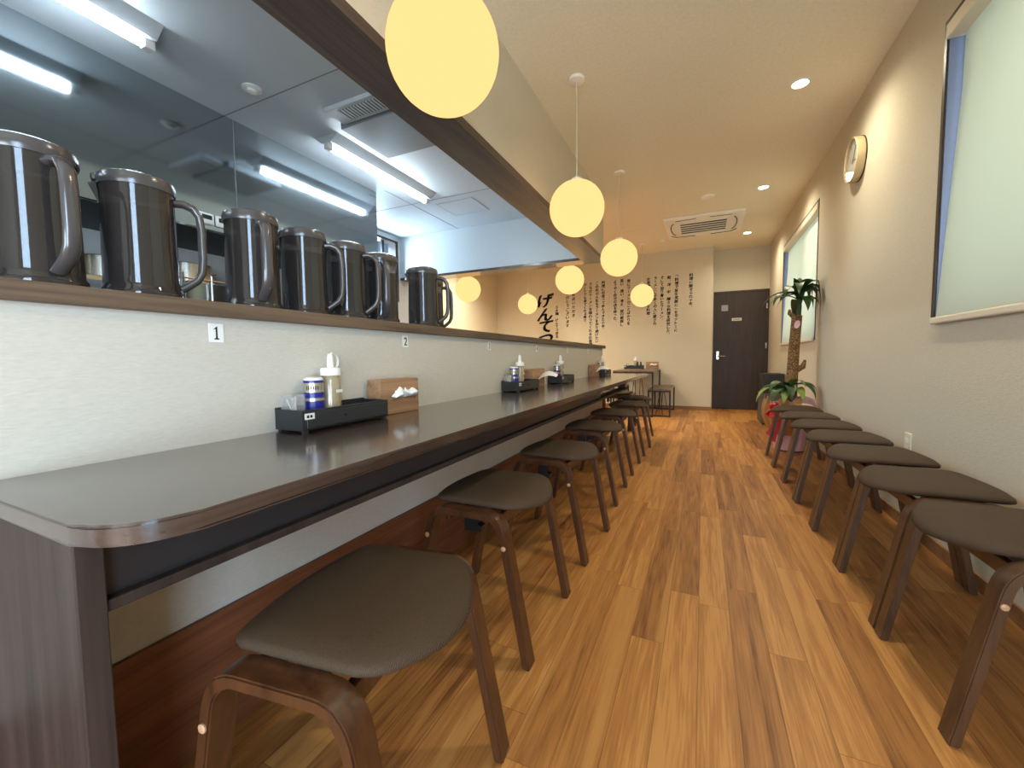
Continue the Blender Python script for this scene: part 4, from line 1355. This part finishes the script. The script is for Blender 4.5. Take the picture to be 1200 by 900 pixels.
# dark cabinet behind the plant
cb = empty('side_cabinet', (0.83, 6.45, 0)); tag(cb, 'low dark cabinet behind the potted plant, near the door', 'cabinet')
MB().rbox(-0.13, 0.125, -0.2, 0.2, 0.02, 0.42, 0.004).build('cabinet_body', M_['greybody'], cb)
MB().rbox(-0.12, 0.12, -0.19, 0.19, 0.42, 0.67, 0.006).build('black_bin', M_['blackplastic'], cb)
f = MB()
for sx in (-1, 1):
    for sy in (-1, 1):
        f.box(sx * 0.1 - 0.012, sx * 0.1 + 0.012, sy * 0.17 - 0.012, sy * 0.17 + 0.012, 0, 0.02)
f.build('foot', M_['blackplastic'], cb)

# ------------------------------------------------------------------ kitchen
hd = empty('range_hood', (-3.42, 1.2, 1.78)); tag(hd, 'large brushed steel kitchen hood reaching up to the grey ceiling', 'range hood')
HO = (-3.42, 1.2, 1.78)
hx0, hx1, hy0, hy1, hz0 = XL + 0.002, -3.0, -1.9, 3.30, 1.78
rel(MB().box(hx1 - 0.02, hx1, hy0, hy1, hz0, ZK - 0.001).box(hx0, hx1 - 0.02, hy1 - 0.02, hy1, hz0, ZK - 0.001).box(hx0, hx1 - 0.02, hy0, hy0 + 0.02, hz0, ZK - 0.001), HO).build('hood_face', M_['steel'], hd)
rel(MB().box(hx0, hx1 - 0.02, hy0 + 0.02, hy1 - 0.02, hz0 + 0.04, hz0 + 0.06), HO).build('filter_bank', M_['darkfilter'], hd)
rel(MB().box(hx1 - 0.045, hx1 - 0.02, hy0 + 0.02, hy1 - 0.02, hz0, hz0 + 0.02), HO).build('drip_gutter', M_['steelplain'], hd)
rel(MB().box(hx1, hx1 + 0.003, 1.902, 1.908, hz0, ZK - 0.001), HO).build('panel_joint', M_['seam'], hd)

def make_fixture():
    r = empty('ceiling_tube_light')
    l = 0.625
    mb = MB().prism([(-0.115, 0), (0.115, 0), (0.045, -0.05), (-0.045, -0.05)], 'Y', -l, l)
    mb.build('reflector', M_['kceil'], r)
    MB().lathe([(0.021, -l + 0.045), (0.021, l - 0.045)], (0, 0, -0.072), 16, 'Y').build('tube', M_['tube'], r, smooth=True)
    for sy in (-1, 1):
        MB().rbox(-0.022, 0.022, sy * (l - 0.02) - 0.024, sy * (l - 0.02) + 0.024, -0.095, -0.05, 0.004).build('lamp_holder', M_['white'], r)
    return r
fx0 = make_fixture()
fl = [((-2.59, 0.63, ZK), 'kitchen tube light nearest the viewer, at the top left corner'), ((-2.59, 2.96, ZK), 'kitchen tube light farther along the grey ceiling, beside the ventilation unit')]
fl.append(((-2.59, -1.45, ZK), 'unseen kitchen tube light behind the viewer, added to brighten the kitchen'))  # out of view, an extra fixture to lift the kitchen light
for i, (c, lb) in enumerate(fl):
    o = fx0 if i == 0 else copy_tree(fx0)
    o.location = c; tag(o, lb, 'tube light', 'kitchen tube lights')

sp = empty('ceiling_sensor', (-2.555, 1.75, ZK)); tag(sp, 'round white sensor on the kitchen ceiling between the tube lights', 'detector')
MB().lathe([(0.055, 0), (0.055, -0.008), (0.048, -0.012)], (0, 0, 0), 28).build('sensor_plate', M_['white'], sp, smooth=True)
MB().lathe([(0.03, -0.012), (0.026, -0.024), (0.012, -0.03)], (0, 0, 0), 24).build('sensor_head', M_['white'], sp, smooth=True)
vt = empty('ventilation_unit', (-2.10, 2.42, ZK)); tag(vt, 'flat grey ventilation unit with slotted intake on the kitchen ceiling', 'ventilation unit')
MB().rbox(-0.26, 0.26, -0.16, 0.32, -0.045, 0, 0.004).build('unit_cover', plain('unit_grey', srgb(128, 134, 138), 0.4), vt)
MB().rbox(-0.22, 0.26, -0.34, -0.17, -0.03, 0, 0.004).build('intake_frame', M_['kceil'], vt)
MB().box(-0.13, 0.24, -0.31, -0.2, -0.032, -0.029).build('intake_gap', M_['darkfilter'], vt)
g = MB()
for i in range(14):
    x = -0.13 + 0.37 * (i + 0.5) / 14
    g.box(x - 0.007, x + 0.007, -0.312, -0.198, -0.036, -0.031)
g.build('grille', M_['kceil'], vt)
hh = MB()
for a in ((-0.225, 0.225, -0.2, -0.19), (-0.225, 0.225, 0.19, 0.2), (-0.225, -0.215, -0.19, 0.19), (0.215, 0.225, -0.19, 0.19)):
    hh.box(a[0], a[1], a[2], a[3], -0.004, 0)
hh.box(-0.215, 0.215, -0.19, 0.19, -0.002, 0)
ho = hh.build('ceiling_hatch', M_['kceil']); ho.location = (-2.44, 4.04, ZK); tag(ho, 'square pale access hatch flush in the kitchen ceiling near the header', 'hatch')

for i, (y, z, lb) in enumerate(((1.695, 1.845, 'white kitchen timer with dark screen stuck on the hood edge, wholly visible'), (1.80, 1.845, 'white kitchen timer on the hood edge, half hidden by a pitcher'))):
    t = empty('kitchen_timer', (-3.0, y, z)); tag(t, lb, 'timer', 'timers on the hood edge')
    MB().rbox(0, 0.016, -0.047, 0.047, -0.036, 0.036, 0.007, 3).build('timer_body', M_['white'], t, smooth=True)
    MB().box(0.016, 0.0168, -0.03, 0.032, -0.006, 0.022).build('screen', M_['darkfilter'], t)
# back shelf with pots
ks = empty('kitchen_shelf', (-3.68, 1.5, 1.43)); tag(ks, 'steel wall shelf under the kitchen hood, behind the pitchers', 'shelf')
MB().box(-0.165, 0.165, -1.6, 1.7, 0, 0.025).build('shelf_board', M_['steelplain'], ks)
for y in (-1.4, 0.2, 1.6):
    MB().prism([(-0.165, 0.0), (0.1, 0.0), (-0.165, -0.2)], 'Y', y - 0.008, y + 0.008).build('bracket', M_['steelplain'], ks)
pots = [(-3.66, 1.02, 0.14, 0.20, 'stainless stock pot on the kitchen shelf seen left of the second pitcher'), (-3.66, 1.42, 0.13, 0.14, 'low stainless pan on the kitchen shelf seen behind the second pitcher'),
        (-3.66, 1.92, 0.15, 0.19, 'stainless stock pot on the kitchen shelf seen through a pitcher handle'), (-3.66, 2.40, 0.13, 0.16, 'stainless stock pot on the kitchen shelf behind the number 1 pitcher')]
for x, y, r_, h_, lb in pots:
    k = empty('stock_pot', (x, y, 1.455)); tag(k, lb, 'pot', 'pots on the kitchen shelf')
    MB().lathe([(r_ - 0.01, 0), (r_, 0.01), (r_, h_), (r_ + 0.006, h_ + 0.004), (r_ - 0.004, h_), (r_ - 0.006, 0.012)], seg=32, cap=False).lathe([(r_ - 0.01, 0.0), (r_ - 0.01, 0.004)], seg=32).build('pot_body', M_['steelplain'], k, smooth=True)
    for sy in (-1, 1):
        MB().tube([(0.03, sy * (r_ - 0.004), h_ * 0.75), (0.035, sy * (r_ + 0.035), h_ * 0.78), (-0.035, sy * (r_ + 0.035), h_ * 0.78), (-0.03, sy * (r_ - 0.004), h_ * 0.75)], 0.006, 6).build('handle', M_['steelplain'], k, smooth=True)
# wire rack behind pitchers with a steel pan
wr = empty('wire_rack', (-1.40, 0.765, 1.04)); tag(wr, 'small chrome wire rack on the shelf between two pitchers', 'rack')
rk = MB()
for z in (0.02, 0.10):
    rk.tube([(-0.06, -0.075, z), (0.06, -0.075, z), (0.06, 0.075, z), (-0.06, 0.075, z)], 0.0028, 6, closed=True)
for x, y in ((-0.06, -0.075), (0.06, -0.075), (0.06, 0.075), (-0.06, 0.075), (0.06, 0.0), (-0.06, 0.0)):
    rk.tube([(x, y, 0), (x, y, 0.115)], 0.0028, 6)
rk.build('wire_frame', M_['steelplain'], wr, smooth=True)
bx = MB().box(-0.05, 0.05, -0.065, 0.065, 0, 0.003).box(-0.05, -0.047, -0.065, 0.065, 0.003, 0.07).box(0.047, 0.05, -0.065, 0.065, 0.003, 0.07).box(-0.047, 0.047, -0.065, -0.062, 0.003, 0.07).box(-0.047, 0.047, 0.062, 0.065, 0.003, 0.07).build('steel_pan', M_['steelplain'])
bx.location = (-1.40, 0.765, 1.0632); tag(bx, 'small square steel pan held in the wire rack on the shelf', 'pan')

# ------------------------------------------------------------------ lights
def area(name, loc, rot, sx, sy, power, col):
    l = bpy.data.lights.new(name, 'AREA'); l.shape = 'RECTANGLE'; l.size = sx; l.size_y = sy; l.energy = power; l.color = col
    o = bpy.data.objects.new(name, l); o.location = loc; o.rotation_euler = rot; COL.objects.link(o); return o
def spot(name, loc, power, col, ang=150, blend=0.8, rad=0.05):
    l = bpy.data.lights.new(name, 'SPOT'); l.energy = power; l.color = col; l.spot_size = math.radians(ang); l.spot_blend = blend; l.shadow_soft_size = rad
    o = bpy.data.objects.new(name, l); o.location = loc; COL.objects.link(o); return o
WARM = (1.0, 0.90, 0.68)
for y in dl_y:
    spot('downlight_and_fill_spot', (0.555, y, ZC - 0.02), 38, WARM, 158, 1.0)  # three visible downlights plus the added nearest spot
for x in (-1.9, -3.0):
    spot('downlight_and_fill_spot', (x - 0.2, 5.95, ZC - 0.04), 210, WARM, 150, 1.0, 0.3)  # fill spots added over the back dining area, no fittings there
# fill through the added front window, daylight through the entrance and the two windows (outside the panes)
area('front_fill', ((FX0 + FX1) / 2, YF - 0.3, (FZ0 + FZ1) / 2), (PI / 2, 0, 0), FX1 - FX0, FZ1 - FZ0, 68, (0.82, 0.91, 1.0))  # room fill behind the added window
area('entrance_daylight', (XR + 0.3, (E0 + E1) / 2, 1.08), (0, PI / 2, 0), 1.9, E1 - E0, 98, (0.56, 0.76, 1.0))
for W, p in ((W1, 13), (W2, 19)):
    area('window_daylight', (XR + 0.3, (W[0] + W[1]) / 2, (W[2] + W[3]) / 2), (0, PI / 2, 0), W[3] - W[2], W[1] - W[0], p, (0.80, 0.94, 1.0))
area('kitchen_daylight', (XL - 0.3, 4.32, 2.11), (0, -PI / 2, 0), 0.75, 0.55, 42, (0.6, 0.8, 1.0))
w = bpy.data.worlds.new('sky'); scene.world = w; w.use_nodes = True
nt = w.node_tree
bg = nt.nodes['Background']
sky = nt.nodes.new('ShaderNodeTexSky'); sky.sky_type = 'HOSEK_WILKIE'; sky.sun_direction = (-0.5, -0.4, 0.75); sky.turbidity = 3
nt.links.new(sky.outputs[0], bg.inputs[0]); bg.inputs[1].default_value = 1.2

# ------------------------------------------------------------------ camera
cam = bpy.data.cameras.new('camera'); co = bpy.data.objects.new('camera', cam); COL.objects.link(co)
F = 485.0
cam.sensor_fit = 'HORIZONTAL'; cam.sensor_width = 36.0; cam.lens = F / 1200 * 36.0
cam.clip_start = 0.02
dy = Vector((824 - 600, -(418 - 450), F)).normalized()
up = Vector((-75, 8300, -F)); up = (up - dy * up.dot(dy)).normalized()
dx = Vector((dy.y * up.z - dy.z * up.y, dy.z * up.x - dy.x * up.z, dy.x * up.y - dy.y * up.x))
if dx.x < 0: dx = -dx
right = Vector((dx[0], dy[0], up[0])); upv = Vector((dx[1], dy[1], up[1])); fwd = Vector((dx[2], dy[2], up[2]))
mw = Matrix((right, upv, -fwd)).transposed().to_4x4()
mw.translation = Vector((0, 0, 0.9))
co.matrix_world = mw
scene.camera = co

scene.view_settings.view_transform = 'Standard'
scene.view_settings.look = 'None'
scene.view_settings.exposure = 0.75
scene.view_settings.gamma = 1.0
scene.view_settings.use_curve_mapping = False
scene.cycles.use_denoising = True
scene.cycles.max_bounces = 10
scene.cycles.transparent_max_bounces = 24
scene.cycles.sample_clamp_indirect = 6.0
scene.cycles.caustics_reflective = False
scene.cycles.caustics_refractive = False
